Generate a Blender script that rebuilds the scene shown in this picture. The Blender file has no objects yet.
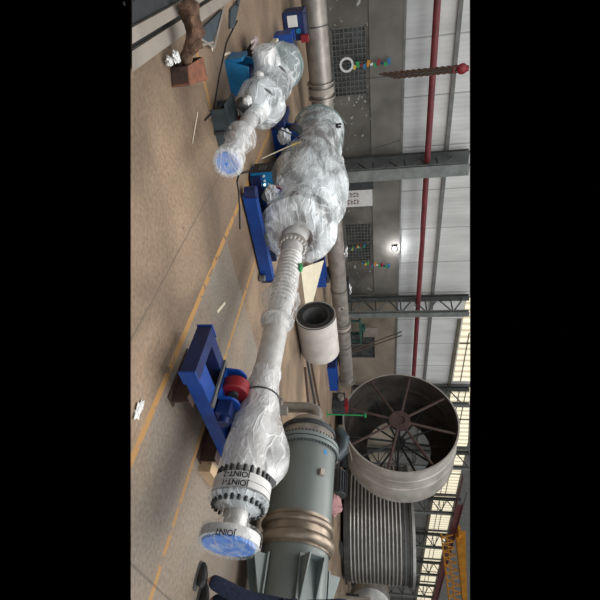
import bpy, math, random
from mathutils import Vector, Matrix, noise
random.seed(4)
C = bpy.context.scene.collection
S = bpy.context.scene
PI = math.pi

# ------------------------------------------------------------------ camera
cam = bpy.data.cameras.new('camera')
cam.sensor_width = 36; cam.sensor_fit = 'HORIZONTAL'
cam.lens = 36 * 440 / 600; cam.clip_end = 400
co = bpy.data.objects.new('camera', cam); C.objects.link(co)
e1 = Vector((500, 84, 440)).normalized()
e2 = Vector((-399, 66, 440)); e2 = (e2 - e1 * e2.dot(e1)).normalized()
e3 = e1.cross(e2)
if e3.y < 0: e3 = -e3
W = Matrix((e1, e2, e3))                     # world = W @ (right, up, forward)
right, up, fwd = W @ Vector((1, 0, 0)), W @ Vector((0, 1, 0)), W @ Vector((0, 0, 1))
# the phone was held turned: the picture's x axis is the real up
m = Matrix((up, -right, -fwd)).transposed().to_4x4()
m.translation = (0, 0, 1.7)
co.matrix_world = m
S.camera = co

# ------------------------------------------------------------------ world, light, exposure
wd = bpy.data.worlds.new('world'); S.world = wd; wd.use_nodes = True
wd.node_tree.nodes['Background'].inputs[0].default_value = (0, 0, 0, 1)
wd.node_tree.nodes['Background'].inputs[1].default_value = 0
S.view_settings.view_transform = 'Standard'; S.view_settings.look = 'None'
S.view_settings.gamma = 1; S.view_settings.use_curve_mapping = False
S.view_settings.exposure = 0.0

def sun(name, d, e, ang, col):
    l = bpy.data.lights.new(name, 'SUN'); l.energy = e; l.angle = math.radians(ang); l.color = col
    o = bpy.data.objects.new(name, l); C.objects.link(o)
    o.rotation_euler = (-Vector(d)).to_track_quat('-Z', 'Y').to_euler(); return o
def area(name, loc, sx, sy, p, col, aim=(0, 0, -1)):
    l = bpy.data.lights.new(name, 'AREA'); l.shape = 'RECTANGLE'; l.size = sx; l.size_y = sy; l.energy = p; l.color = col
    o = bpy.data.objects.new(name, l); C.objects.link(o); o.location = loc
    o.rotation_euler = Vector(aim).to_track_quat('-Z', 'Y').to_euler(); return o
sun('roof_daylight', (-.1, .05, 1), 1.25, 80, (1, .98, .95))          # rooflight daylight along the hall
sun('wall_fill_sun', (-.25, -1, .55), 1.7, 100, (.95, .98, 1))    # unseen fill sun added behind the camera to brighten upright faces
area('rooflight_near', (3, 2, 9.5), 5, 9, 520, (1, .98, .95))
area('rooflight_far', (10, 4, 10), 5, 9, 600, (1, .98, .95))

# ------------------------------------------------------------------ builders
class MB:
    def __init__(s): s.v = []; s.f = []
    def add(s, vs, fs):
        n = len(s.v); s.v += [Vector(p) for p in vs]; s.f += [tuple(i + n for i in f) for f in fs]; return s
    def box(s, a, b):
        x0, y0, z0 = a; x1, y1, z1 = b
        return s.add([(x0,y0,z0),(x1,y0,z0),(x1,y1,z0),(x0,y1,z0),(x0,y0,z1),(x1,y0,z1),(x1,y1,z1),(x0,y1,z1)],
                     [(0,3,2,1),(4,5,6,7),(0,1,5,4),(1,2,6,5),(2,3,7,6),(3,0,4,7)])
    def rbox(s, c, size, rz=0, rx=0, ry=0):
        n = len(s.v); h = [d / 2 for d in size]
        s.box([-d for d in h], h)
        M = Matrix.Translation(c) @ Matrix.Rotation(rz, 4, 'Z') @ Matrix.Rotation(ry, 4, 'Y') @ Matrix.Rotation(rx, 4, 'X')
        for i in range(n, len(s.v)): s.v[i] = M @ s.v[i]
        return s
    def lathe(s, p, d, prof, n=40, cap=(1, 1), disp=None):
        p = Vector(p); d = Vector(d).normalized()
        a = Vector((0, 0, 1)) if abs(d.z) < .9 else Vector((1, 0, 0))
        x = (a - d * a.dot(d)).normalized(); y = d.cross(x)
        vs = []; fs = []
        for (t, r) in prof:
            for k in range(n):
                an = 2 * PI * k / n
                q = p + d * t + (x * math.cos(an) + y * math.sin(an)) * r
                if disp: q = disp(q, p + d * t, an, t, r)
                vs.append(q)
        m_ = len(prof)
        for i in range(m_ - 1):
            for k in range(n):
                k2 = (k + 1) % n
                fs.append((i*n+k, i*n+k2, (i+1)*n+k2, (i+1)*n+k))
        if cap[0]: fs.append(tuple(range(n))[::-1])
        if cap[1]: fs.append(tuple((m_-1)*n + k for k in range(n)))
        return s.add(vs, fs)
    def cyl(s, a, b, r, n=20, r2=None):
        a = Vector(a); b = Vector(b); L = (b - a).length
        return s.lathe(a, b - a, [(0, r), (L, r if r2 is None else r2)], n)
    def ring(s, p, d, r0, r1, t, n=40):
        return s.lathe(p, d, [(0, r0), (0, r1), (t, r1), (t, r0), (0, r0)], n, (0, 0))
    def tube(s, pts, r, n=10):
        pts = [Vector(q) for q in pts]
        vs = []; fs = []; prev = None
        for i, q in enumerate(pts):
            t = (pts[min(i+1, len(pts)-1)] - pts[max(i-1, 0)]).normalized()
            if prev is None:
                a = Vector((0, 0, 1)) if abs(t.z) < .9 else Vector((1, 0, 0))
                x = (a - t * a.dot(t)).normalized()
            else: x = (prev - t * prev.dot(t)).normalized()
            prev = x; y = t.cross(x)
            rr = r[i] if isinstance(r, (list, tuple)) else r
            for k in range(n):
                an = 2 * PI * k / n; vs.append(q + (x * math.cos(an) + y * math.sin(an)) * rr)
        for i in range(len(pts) - 1):
            for k in range(n):
                k2 = (k+1) % n; fs.append((i*n+k, i*n+k2, (i+1)*n+k2, (i+1)*n+k))
        fs.append(tuple(range(n))[::-1]); fs.append(tuple((len(pts)-1)*n+k for k in range(n)))
        return s.add(vs, fs)
    def prism(s, poly, e):
        e = Vector(e); n = len(poly); vs = [Vector(q) for q in poly]; vs += [q + e for q in vs]
        fs = [tuple(range(n))[::-1], tuple(range(n, 2*n))] + [(i, (i+1) % n, n + (i+1) % n, n + i) for i in range(n)]
        return s.add(vs, fs)
    def ball(s, c, r, n=16, sc=(1, 1, 1), rough=0):
        vs = []; fs = []; mm = n // 2; c = Vector(c)
        for i in range(mm + 1):
            th = PI * i / mm
            for k in range(n):
                ph = 2 * PI * k / n
                q = Vector((math.sin(th)*math.cos(ph), math.sin(th)*math.sin(ph), math.cos(th)))
                f = r * (1 + (rough * noise.noise(q * 2.3 + c * 5) if rough else 0))
                vs.append(c + Vector((q.x*sc[0], q.y*sc[1], q.z*sc[2])) * f)
        for i in range(mm):
            for k in range(n):
                k2 = (k+1) % n; fs.append((i*n+k, (i+1)*n+k, (i+1)*n+k2, i*n+k2))
        return s.add(vs, fs)
def origin(p):
    v = Vector((0, 0, 0))
    while p: v += p.location; p = p.parent
    return v
def make(name, mb, mat, parent=None, smooth=True, loc=None):
    o0 = origin(parent)
    if loc is None: loc = o0
    loc = Vector(loc)
    me = bpy.data.meshes.new(name)
    me.from_pydata([tuple(q - loc) for q in mb.v], [], mb.f); me.validate()
    import bmesh
    b = bmesh.new(); b.from_mesh(me); bmesh.ops.recalc_face_normals(b, faces=b.faces); b.to_mesh(me); b.free()
    if smooth:
        me.polygons.foreach_set('use_smooth', [True] * len(me.polygons)); me.set_sharp_from_angle(angle=math.radians(32))
    me.materials.append(mat)
    o = bpy.data.objects.new(name, me); C.objects.link(o)
    o.parent = parent; o.location = loc - o0
    return o
def thing(name, label, cat, loc, group=None):
    o = bpy.data.objects.new(name, None); C.objects.link(o); o.location = loc; o.empty_display_size = .1
    o['label'] = label; o['category'] = cat
    if group: o['group'] = group
    return o
def single(name, mb, mat, label, cat, loc=(0, 0, 0), group=None, kind=None):
    o = make(name, mb, mat, None, loc=loc); o['label'] = label; o['category'] = cat
    if group: o['group'] = group
    if kind: o['kind'] = kind
    return o
def struct(name, mb, mat, parent=None):
    o = make(name, mb, mat, parent)
    if not parent: o['kind'] = 'structure'
    return o
def dup(root, loc, label, rz=0):
    r = root.copy(); C.objects.link(r); r.location = loc; r['label'] = label; r.rotation_euler = (0, 0, rz)
    for ch in list(root.children):
        c = ch.copy(); C.objects.link(c); c.parent = r
        for g in list(ch.children):
            d = g.copy(); C.objects.link(d); d.parent = c
    return r

# ------------------------------------------------------------------ materials
def mat(name, col, rough=.6, metal=0, var=.15, scale=6, bump=0, bscale=30, col2=None, spec=.5, thresh=None):
    mm = bpy.data.materials.new(name); mm.use_nodes = True; t = mm.node_tree; N = t.nodes; L = t.links
    b = N['Principled BSDF']; b.inputs['Roughness'].default_value = rough; b.inputs['Metallic'].default_value = metal
    b.inputs['Specular IOR Level'].default_value = spec
    tc = N.new('ShaderNodeTexCoord'); no = N.new('ShaderNodeTexNoise'); no.inputs['Scale'].default_value = scale
    no.inputs['Detail'].default_value = 6; L.new(tc.outputs['Object'], no.inputs['Vector'])
    cr = N.new('ShaderNodeValToRGB'); e = cr.color_ramp.elements
    c2 = col2 or tuple(c * (1 - var * 2) for c in col)
    lo, hi = thresh or (.35, .65)
    e[0].position = lo; e[1].position = hi; e[0].color = (*c2, 1); e[1].color = (*col, 1)
    L.new(no.outputs['Fac'], cr.inputs['Fac']); L.new(cr.outputs['Color'], b.inputs['Base Color'])
    if bump:
        n2 = N.new('ShaderNodeTexNoise'); n2.inputs['Scale'].default_value = bscale; n2.inputs['Detail'].default_value = 4
        L.new(tc.outputs['Object'], n2.inputs['Vector'])
        bp = N.new('ShaderNodeBump'); bp.inputs['Strength'].default_value = bump; bp.inputs['Distance'].default_value = .02
        L.new(n2.outputs['Fac'], bp.inputs['Height']); L.new(bp.outputs['Normal'], b.inputs['Normal'])
    return mm
def film(name, col=(.90, .95, .98), lo=.16, hi=.70, rough=.24):
    # clear plastic: see-through sheet with milky folds running across it
    mm = bpy.data.materials.new(name); mm.use_nodes = True; t = mm.node_tree; N = t.nodes; L = t.links
    b = N['Principled BSDF']; b.inputs['Base Color'].default_value = (*col, 1); b.inputs['Roughness'].default_value = rough
    out = N['Material Output']; tr = N.new('ShaderNodeBsdfTransparent'); mx = N.new('ShaderNodeMixShader')
    tc = N.new('ShaderNodeTexCoord')
    mp = N.new('ShaderNodeMapping'); mp.inputs['Scale'].default_value = (.8, .8, 2.2); mp.inputs['Rotation'].default_value = (.9, .5, .6)
    L.new(tc.outputs['Object'], mp.inputs['Vector'])
    def nz(s_, d, di):
        n = N.new('ShaderNodeTexNoise'); n.inputs['Scale'].default_value = s_; n.inputs['Detail'].default_value = d; n.inputs['Distortion'].default_value = di
        L.new(mp.outputs['Vector'], n.inputs['Vector']); return n.outputs['Fac']
    def ridge(f, w):
        a = N.new('ShaderNodeMath'); a.operation = 'SUBTRACT'; L.new(f, a.inputs[0]); a.inputs[1].default_value = .5
        c = N.new('ShaderNodeMath'); c.operation = 'ABSOLUTE'; L.new(a.outputs[0], c.inputs[0])
        r = N.new('ShaderNodeMapRange'); r.inputs['From Min'].default_value = 0; r.inputs['From Max'].default_value = w
        r.inputs['To Min'].default_value = 1; r.inputs['To Max'].default_value = 0; L.new(c.outputs[0], r.inputs['Value']); return r.outputs[0]
    def op(o, a, c):
        n = N.new('ShaderNodeMath'); n.operation = o
        for k, q in enumerate((a, c)):
            if isinstance(q, float): n.inputs[k].default_value = q
            else: L.new(q, n.inputs[k])
        return n.outputs[0]
    big = nz(2.2, 2, .8); fold = ridge(nz(2.6, 1, 1.6), .05); fold2 = ridge(nz(5.5, 1, 1.2), .035)
    cov = N.new('ShaderNodeMapRange'); cov.inputs['From Min'].default_value = .40; cov.inputs['From Max'].default_value = .66
    cov.inputs['To Min'].default_value = lo; cov.inputs['To Max'].default_value = hi; L.new(big, cov.inputs['Value'])
    f = op('ADD', cov.outputs[0], op('MULTIPLY', fold, .35)); f = op('ADD', f, op('MULTIPLY', fold2, .22)); f = op('MINIMUM', f, .96)
    L.new(f, mx.inputs['Fac'])
    hgt = op('ADD', op('MULTIPLY', fold, .8), op('MULTIPLY', fold2, .35)); hgt = op('ADD', hgt, op('MULTIPLY', big, 1.6))
    bp = N.new('ShaderNodeBump'); bp.inputs['Strength'].default_value = .5; bp.inputs['Distance'].default_value = .018
    L.new(hgt, bp.inputs['Height']); L.new(bp.outputs['Normal'], b.inputs['Normal'])
    L.new(tr.outputs[0], mx.inputs[1]); L.new(b.outputs[0], mx.inputs[2]); L.new(mx.outputs[0], out.inputs['Surface'])
    return mm
M = dict(
    conc=mat('wall_concrete', (.155, .146, .13), .9, var=.25, scale=.8, bump=.3, bscale=8),
    concl=mat('ring_beam_concrete', (.215, .205, .185), .9, var=.2, scale=.7, bump=.2, bscale=8),
    conc2=mat('wall_beige', (.34, .29, .225), .9, var=.22, scale=.5, bump=.2),
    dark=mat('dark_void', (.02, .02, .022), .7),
    glassd=mat('dirty_glass', (.09, .10, .10), .25, var=.3, scale=3),
    grille=mat('window_grille', (.16, .16, .15), .6),
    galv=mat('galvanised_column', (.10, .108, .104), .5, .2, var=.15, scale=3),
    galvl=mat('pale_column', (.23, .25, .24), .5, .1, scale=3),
    redp=mat('red_pipe_paint', (.19, .028, .035), .5, scale=2),
    maroon=mat('maroon_girder', (.13, .04, .04), .6, scale=2),
    orange=mat('crane_orange', (.75, .33, .04), .5, scale=2),
    olive=mat('olive_purlin', (.16, .145, .10), .6, scale=3),
    purlin=mat('grey_purlin', (.2, .2, .19), .6, scale=3),
    steel=mat('brushed_steel', (.42, .39, .35), .38, .55, var=.15, scale=5, bump=.1),
    steelw=mat('stainless_pipe', (.74, .73, .71), .38, .25, var=.12, scale=9, bump=.15),
    duct=mat('steel_duct', (.34, .31, .28), .38, .45, var=.18, scale=4, bump=.1),
    flg=mat('green_grey_paint', (.28, .36, .35), .45, scale=8),
    vessel=mat('vessel_paint', (.17, .193, .187), .42, .1, var=.06, scale=2),
    vess2=mat('bracket_paint', (.20, .24, .235), .45, .05, var=.08, scale=4),
    bellow=mat('bellows_metal', (.37, .30, .235), .38, .6, var=.2, scale=5),
    blue=mat('blue_paint', (.006, .058, .30), .4, var=.12, scale=8),
    bluel=mat('light_blue_paint', (.015, .19, .42), .4, var=.15, scale=8),
    navy=mat('navy_paint', (.007, .022, .11), .45, var=.2, scale=8),
    red=mat('red_rubber', (.27, .012, .02), .5, scale=8),
    rust=mat('rusty_steel', (.085, .045, .03), .75, col2=(.045, .028, .022), scale=9, bump=.3),
    rusto=mat('orange_rust', (.27, .10, .055), .8, col2=(.13, .055, .035), scale=14, bump=.3),
    web=mat('brown_beam', (.075, .045, .035), .6, scale=9),
    wood=mat('sawn_timber', (.62, .44, .27), .7, var=.12, scale=5),
    wooda=mat('planed_timber', (.50, .22, .12), .7, var=.12, scale=9),
    black=mat('black_rubber', (.016, .016, .018), .5),
    dgrey=mat('dark_grey_metal', (.06, .065, .07), .5, .3, scale=7),
    mid=mat('grey_metal', (.16, .165, .165), .5, .3, scale=7),
    plate=mat('floor_plate', (.20, .18, .155), .6, .1, var=.1, scale=4),
    platel=mat('pale_flange', (.34, .30, .26), .6, .1, var=.1, scale=4),
    slate=mat('blue_grey_steel', (.07, .095, .11), .5, .2, var=.15, scale=5),
    jute=mat('brown_burlap', (.17, .095, .06), .95, col2=(.06, .033, .02), scale=12, bump=1, bscale=40),
    white=mat('white_plastic', (.75, .75, .74), .5, var=.06, scale=9),
    bodym=mat('bare_body_steel', (.34, .29, .27), .3, .5, var=.3, scale=2.5, bump=.1),
    rollskin=mat('roll_skin', (.52, .49, .46), .6, var=.1, scale=4),
    paper=mat('pale_strip', (.75, .68, .52), .7, var=.05),
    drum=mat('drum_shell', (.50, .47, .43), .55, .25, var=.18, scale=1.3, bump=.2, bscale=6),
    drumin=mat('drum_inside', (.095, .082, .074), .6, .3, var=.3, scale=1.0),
    spider=mat('rusty_brace', (.09, .055, .05), .7, .1, scale=5),
    coil=mat('coil_shell', (.09, .088, .085), .45, .5, var=.2, scale=2),
    coilr=mat('coil_tube', (.46, .45, .43), .35, .6, var=.12, scale=3),
    discb=mat('blue_cover', (.09, .28, .80), .4, col2=(.35, .52, .85), scale=11, thresh=(.34, .5)),
    ink=mat('black_ink', (.01, .01, .012), .6),
    yellow=mat('yellow_paint', (.7, .55, .08), .5),
    green=mat('green_paint', (.02, .32, .10), .5),
    greend=mat('dark_green_machine', (.05, .14, .11), .5, scale=5),
    pink=mat('pink_cloth', (.45, .25, .25), .9, scale=20, bump=.5),
    glove=mat('glove_cloth', (.62, .54, .52), .9, col2=(.25, .16, .15), scale=26, bump=.5),
    denim=mat('dark_denim', (.012, .02, .055), .9, var=.25, scale=30, bump=.3),
    shirt=mat('navy_shirt', (.02, .03, .09), .9, var=.2, scale=8, bump=.2),
    skin=mat('skin', (.42, .25, .17), .6, var=.05),
    hair=mat('dark_hair', (.012, .01, .009), .7),
    chain=mat('rusty_chain', (.10, .06, .04), .6, .3, scale=20),
    film=film('clear_film'), filmd=film('dense_film', (.95, .96, .97), .2, .82), filmx=film('tight_film', (.88, .9, .92), .0, .12), filmt=film('thin_film', (.88, .9, .92), .04, .4),
)
def emis(name, col, e):
    mm = mat(name, col, .5); b = mm.node_tree.nodes['Principled BSDF']
    b.inputs['Emission Color'].default_value = (*col, 1); b.inputs['Emission Strength'].default_value = e; return mm
M['lampw'] = emis('floodlight_lens', (.9, 1, .98), 6)
M['led'] = emis('indicator', (.7, 1, 1), 2)

def math_node(N, L, op, a, b=None):
    n = N.new('ShaderNodeMath'); n.operation = op
    for i, q in enumerate((a, b)):
        if q is None: continue
        if isinstance(q, (int, float)): n.inputs[i].default_value = q
        else: L.new(q, n.inputs[i])
    return n.outputs[0]
def floor_mat():
    mm = bpy.data.materials.new('workshop_floor'); mm.use_nodes = True; t = mm.node_tree; N = t.nodes; L = t.links
    b = N['Principled BSDF']; b.inputs['Specular IOR Level'].default_value = .35
    g = N.new('ShaderNodeNewGeometry'); sp = N.new('ShaderNodeSeparateXYZ'); L.new(g.outputs['Position'], sp.inputs[0])
    x, y = sp.outputs[0], sp.outputs[1]
    def nz(s, d=6, dist=0):
        n = N.new('ShaderNodeTexNoise'); n.inputs['Scale'].default_value = s; n.inputs['Detail'].default_value = d
        n.inputs['Distortion'].default_value = dist; L.new(g.outputs['Position'], n.inputs['Vector']); return n.outputs['Fac']
    def ramp(f, stops):
        r = N.new('ShaderNodeValToRGB'); L.new(f, r.inputs['Fac']); e = r.color_ramp.elements
        while len(e) < len(stops): e.new(.5)
        for i, (p, c) in enumerate(stops): e[i].position = p; e[i].color = (*c, 1)
        return r.outputs['Color']
    def mix(f, a, c, mode='MIX'):
        m_ = N.new('ShaderNodeMix'); m_.data_type = 'RGBA'; m_.blend_type = mode
        if isinstance(f, float): m_.inputs[0].default_value = f
        else: L.new(f, m_.inputs[0])
        L.new(a, m_.inputs[6])
        if isinstance(c, tuple): m_.inputs[7].default_value = (*c, 1)
        else: L.new(c, m_.inputs[7])
        return m_.outputs[2]
    base = ramp(nz(.9, 8, .6), [(.3, (.135, .10, .072)), (.48, (.215, .155, .108)), (.7, (.34, .245, .165))])
    # worn grey lane between the two painted lines
    lane = math_node(N, L, 'MULTIPLY', math_node(N, L, 'GREATER_THAN', x, 2.75), math_node(N, L, 'LESS_THAN', y, 4.2))
    lane = math_node(N, L, 'MULTIPLY', lane, math_node(N, L, 'MULTIPLY', nz(1.6, 5), 1.1))
    base = mix(lane, base, (.25, .225, .195))
    fine = ramp(nz(28, 5), [(.35, (.8, .8, .8)), (.65, (1.1, 1.1, 1.1))])
    base = mix(1.0, base, fine, 'MULTIPLY')
    spots = ramp(nz(7, 3, 2), [(.66, (0, 0, 0)), (.72, (1, 1, 1))])
    base = mix(math_node(N, L, 'MULTIPLY', spots, .45), base, (.09, .08, .07))
    wear = math_node(N, L, 'GREATER_THAN', nz(9, 6), .40)
    def stripe(c, w, axis, lim):
        d = math_node(N, L, 'ABSOLUTE', math_node(N, L, 'SUBTRACT', axis, c)); f = math_node(N, L, 'LESS_THAN', d, w)
        for (ax, op, v) in lim: f = math_node(N, L, 'MULTIPLY', f, math_node(N, L, op, ax, v))
        return f
    s1 = stripe(2.715, .038, x, [(y, 'LESS_THAN', 9)])
    s2 = stripe(3.70, .03, x, [(y, 'LESS_THAN', 9)])
    s3 = stripe(4.79, .035, y, [(x, 'GREATER_THAN', .9), (x, 'LESS_THAN', 1.75)])
    st = math_node(N, L, 'MAXIMUM', math_node(N, L, 'MAXIMUM', s1, s2), s3)
    st = math_node(N, L, 'MULTIPLY', math_node(N, L, 'MULTIPLY', st, wear), .8)
    base = mix(st, base, (.44, .235, .07))
    # slab joints
    def joint(ax, per, off):
        q = math_node(N, L, 'ABSOLUTE', math_node(N, L, 'SUBTRACT', math_node(N, L, 'MODULO', math_node(N, L, 'ADD', ax, off), per), per / 2))
        return math_node(N, L, 'LESS_THAN', q, .009)
    jt = math_node(N, L, 'MULTIPLY', math_node(N, L, 'MAXIMUM', joint(x, 4.4, 50 * 4.4 + .1), joint(y, 4.4, 50 * 4.4 + 1.3)), .5)
    base = mix(jt, base, (.07, .06, .05))
    L.new(base, b.inputs['Base Color'])
    rr = N.new('ShaderNodeMapRange'); rr.inputs['To Min'].default_value = .42; rr.inputs['To Max'].default_value = .75
    L.new(nz(1.3), rr.inputs['Value']); L.new(rr.outputs[0], b.inputs['Roughness'])
    bp = N.new('ShaderNodeBump'); bp.inputs['Strength'].default_value = .25; bp.inputs['Distance'].default_value = .01
    L.new(nz(35), bp.inputs['Height']); L.new(bp.outputs[0], b.inputs['Normal'])
    return mm
def cladding(name, col, per=2.2):
    mm = bpy.data.materials.new(name); mm.use_nodes = True; t = mm.node_tree; N = t.nodes; L = t.links
    b = N['Principled BSDF']; b.inputs['Roughness'].default_value = .6
    g = N.new('ShaderNodeNewGeometry'); sp = N.new('ShaderNodeSeparateXYZ'); L.new(g.outputs['Position'], sp.inputs[0])
    q = math_node(N, L, 'LESS_THAN', math_node(N, L, 'MODULO', math_node(N, L, 'ADD', sp.outputs[0], 20), per), .05)
    n = N.new('ShaderNodeTexNoise'); n.inputs['Scale'].default_value = .8; n.inputs['Detail'].default_value = 7
    mp = N.new('ShaderNodeMapping'); mp.inputs['Scale'].default_value = (1.6, 1, .35)
    L.new(g.outputs['Position'], mp.inputs['Vector']); L.new(mp.outputs[0], n.inputs['Vector'])
    cr = N.new('ShaderNodeValToRGB'); e = cr.color_ramp.elements; e[0].position = .3; e[1].position = .7
    e[0].color = (*[c * .72 for c in col], 1); e[1].color = (*col, 1); L.new(n.outputs[0], cr.inputs[0])
    mx = N.new('ShaderNodeMix'); mx.data_type = 'RGBA'; L.new(math_node(N, L, 'MULTIPLY', q, .55), mx.inputs[0]); L.new(cr.outputs[0], mx.inputs[6])
    mx.inputs[7].default_value = (.12, .12, .12, 1); L.new(mx.outputs[2], b.inputs['Base Color'])
    w = N.new('ShaderNodeTexWave'); w.inputs['Scale'].default_value = 1.6; w.bands_direction = 'X'
    L.new(g.outputs['Position'], w.inputs['Vector'])
    bp = N.new('ShaderNodeBump'); bp.inputs['Strength'].default_value = .35; bp.inputs['Distance'].default_value = .03
    L.new(w.outputs['Fac'], bp.inputs['Height']); L.new(bp.outputs[0], b.inputs['Normal'])
    return mm
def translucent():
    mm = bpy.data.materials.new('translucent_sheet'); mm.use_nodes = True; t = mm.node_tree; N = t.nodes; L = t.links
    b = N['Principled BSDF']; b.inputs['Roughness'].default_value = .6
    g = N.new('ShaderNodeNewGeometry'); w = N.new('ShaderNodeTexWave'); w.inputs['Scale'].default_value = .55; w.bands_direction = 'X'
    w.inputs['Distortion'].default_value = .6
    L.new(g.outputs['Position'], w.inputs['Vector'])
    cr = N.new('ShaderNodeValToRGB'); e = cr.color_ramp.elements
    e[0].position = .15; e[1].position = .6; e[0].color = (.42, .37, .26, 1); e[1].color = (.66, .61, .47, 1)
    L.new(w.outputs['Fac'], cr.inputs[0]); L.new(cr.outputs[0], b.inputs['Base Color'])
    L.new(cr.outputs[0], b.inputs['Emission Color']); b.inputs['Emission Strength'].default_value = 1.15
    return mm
M['floor'] = floor_mat()
def peel(mm):      # flaked whitewash patches on the old concrete
    t = mm.node_tree; N = t.nodes; L = t.links; b = N['Principled BSDF']; src = b.inputs['Base Color'].links[0].from_socket
    tc = N.new('ShaderNodeTexCoord'); n = N.new('ShaderNodeTexNoise'); n.inputs['Scale'].default_value = 2.6; n.inputs['Detail'].default_value = 5; n.inputs['Distortion'].default_value = 2
    L.new(tc.outputs['Object'], n.inputs['Vector']); f = math_node(N, L, 'GREATER_THAN', n.outputs['Fac'], .66)
    mx = N.new('ShaderNodeMix'); mx.data_type = 'RGBA'; L.new(f, mx.inputs[0]); L.new(src, mx.inputs[6]); mx.inputs[7].default_value = (.42, .42, .40, 1)
    L.new(mx.outputs[2], b.inputs['Base Color'])
peel(M['conc'])
M['clad'] = cladding('white_cladding', (.82, .82, .80))
M['cladc'] = cladding('blue_grey_cladding', (.62, .64, .64))
M['cladg'] = cladding('grey_cladding', (.17, .17, .165))
M['trans'] = translucent()

# ------------------------------------------------------------------ setting
YW = 20.0
def top_z(x, y): return 1.7 + (33820 * x + 45972 * y) / 277205     # how high the hall is modelled: up to its roof slope
fl = MB(); fl.add([(-2.4, 6.05, 0), (4.6, -.45, 0), (15, -6, 0), (95, -6, 0), (95, 20.2, 0), (-6, 20.2, 0)], [(0, 1, 2, 3, 4, 5)])
# near edge of the modelled floor: straight slab edge
fl.v[0] = Vector((-2.33, 6.21, 0)); fl.v[1] = Vector((4.9, -.71, 0))
struct('floor', fl, M['floor'])

wins = [(3.55, 6.15, .2, 1.6), (12.5, 15.0, .25, 1.6), (20.6, 23.2, .05, 1.7)]
def wall_cells(x0, x1, z0, z1, holes, y0, y1):
    mb = MB(); xs = sorted({x0, x1, *[h[0] for h in holes], *[h[1] for h in holes]}); zs = sorted({z0, z1, *[h[2] for h in holes], *[h[3] for h in holes]})
    for a, b in zip(xs, xs[1:]):
        for c, d in zip(zs, zs[1:]):
            if any(h[0] <= a and b <= h[1] and h[2] <= c and d <= h[3] for h in holes): continue
            mb.box((a, y0, c), (b, y1, d))
    return mb
struct('wall_back', wall_cells(-6, 17.5, 0, 3.08, wins[:2], YW, YW + .25), M['conc'])
struct('wall_back.001', wall_cells(17.5, 95, 0, 3.08, wins[2:], YW, YW + .25), M['conc2'])
def clad(x0, x1, z0, z1, m_, n):
    mb = MB(); zt = lambda x: min(z1, top_z(x, YW)) if z1 else top_z(x, YW)
    mb.prism([(x0, YW + .05, z0), (x1, YW + .05, z0), (x1, YW + .05, zt(x1)), (x0, YW + .05, zt(x0))], (0, .06, 0))
    struct(n, mb, m_)
clad(-6, 26, 3.08, 4.1, M['cladc'], 'wall_back.002')
clad(-6, 26, 4.1, None, M['clad'], 'wall_back.003')
clad(26, 95, 3.08, None, M['cladg'], 'wall_back.004')
tr = 0
def trim(mb, m_):
    global tr
    tr += 1; struct('trim_%d' % tr, mb, m_)
trim(MB().box((-6, YW - .06, 3.04), (95, YW + .02, 3.13)), M['purlin'])
t_ = MB().box((-.2, YW - .12, 5.0), (26, YW + .04, 5.16)); t_.v[4].z = t_.v[4].z
trim(t_, M['purlin'])
trim(MB().box((19.6, YW - .12, 6.72), (95, YW + .04, 6.9)), M['olive'])
trim(MB().box((26, YW - .12, 5.0), (95, YW + .04, 5.16)), M['purlin'])
trim(MB().box((-6, YW - .04, 1.72), (17.5, YW, 3.04)), M['concl'])
for i, (x0, x1, z0, z1) in enumerate(wins):
    w = struct('window_%d' % (i + 1), MB().box((x0, YW + .14, z0), (x1, YW + .16, z1)), M['glassd'])
    fr = MB()
    for a, b in (((x0, z0), (x1, z0 + .05)), ((x0, z1 - .05), (x1, z1)), ((x0, z0), (x0 + .05, z1)), ((x1 - .05, z0), (x1, z1)), (((x0 + x1) / 2 - .03, z0), ((x0 + x1) / 2 + .03, z1))):
        fr.box((a[0], YW + .02, a[1]), (b[0], YW + .1, b[1]))
    make('window_frame', fr, M['grille'], w)
    if i < 2:
        gr = MB(); nx = 13
        for k in range(1, nx): xx = x0 + (x1 - x0) * k / nx; gr.box((xx - .012, YW + .0, z0), (xx + .012, YW + .02, z1))
        for k in range(1, 8): zz = z0 + (z1 - z0) * k / 8; gr.box((x0, YW + .0, zz - .012), (x1, YW + .02, zz + .012))
        make('window_grille', gr, M['grille'], w)
# translucent panels high in each bay
cols = [9 + 8.5 * k for k in range(9)]
k = 4
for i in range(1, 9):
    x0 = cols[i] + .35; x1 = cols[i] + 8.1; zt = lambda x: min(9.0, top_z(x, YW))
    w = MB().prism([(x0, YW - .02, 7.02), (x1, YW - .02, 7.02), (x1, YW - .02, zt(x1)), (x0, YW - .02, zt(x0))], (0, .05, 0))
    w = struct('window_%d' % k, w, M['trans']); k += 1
    b = MB()
    for zz in (7.55, 8.0, 8.96) if i > 1 else (7.5,):
        b.box((max(x0, (zz + .05 - 1.7 - .16584 * YW) / .122), YW - .07, zz - .03), (x1, YW - .02, zz + .03))
    for q in range(1, 2):
        xx = x0 + (x1 - x0) * q / 2; b.box((xx - .05, YW - .07, 7.02), (xx + .05, YW - .02, zt(xx) - .02))
    make('window_frame', b, M['olive'], w)

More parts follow.
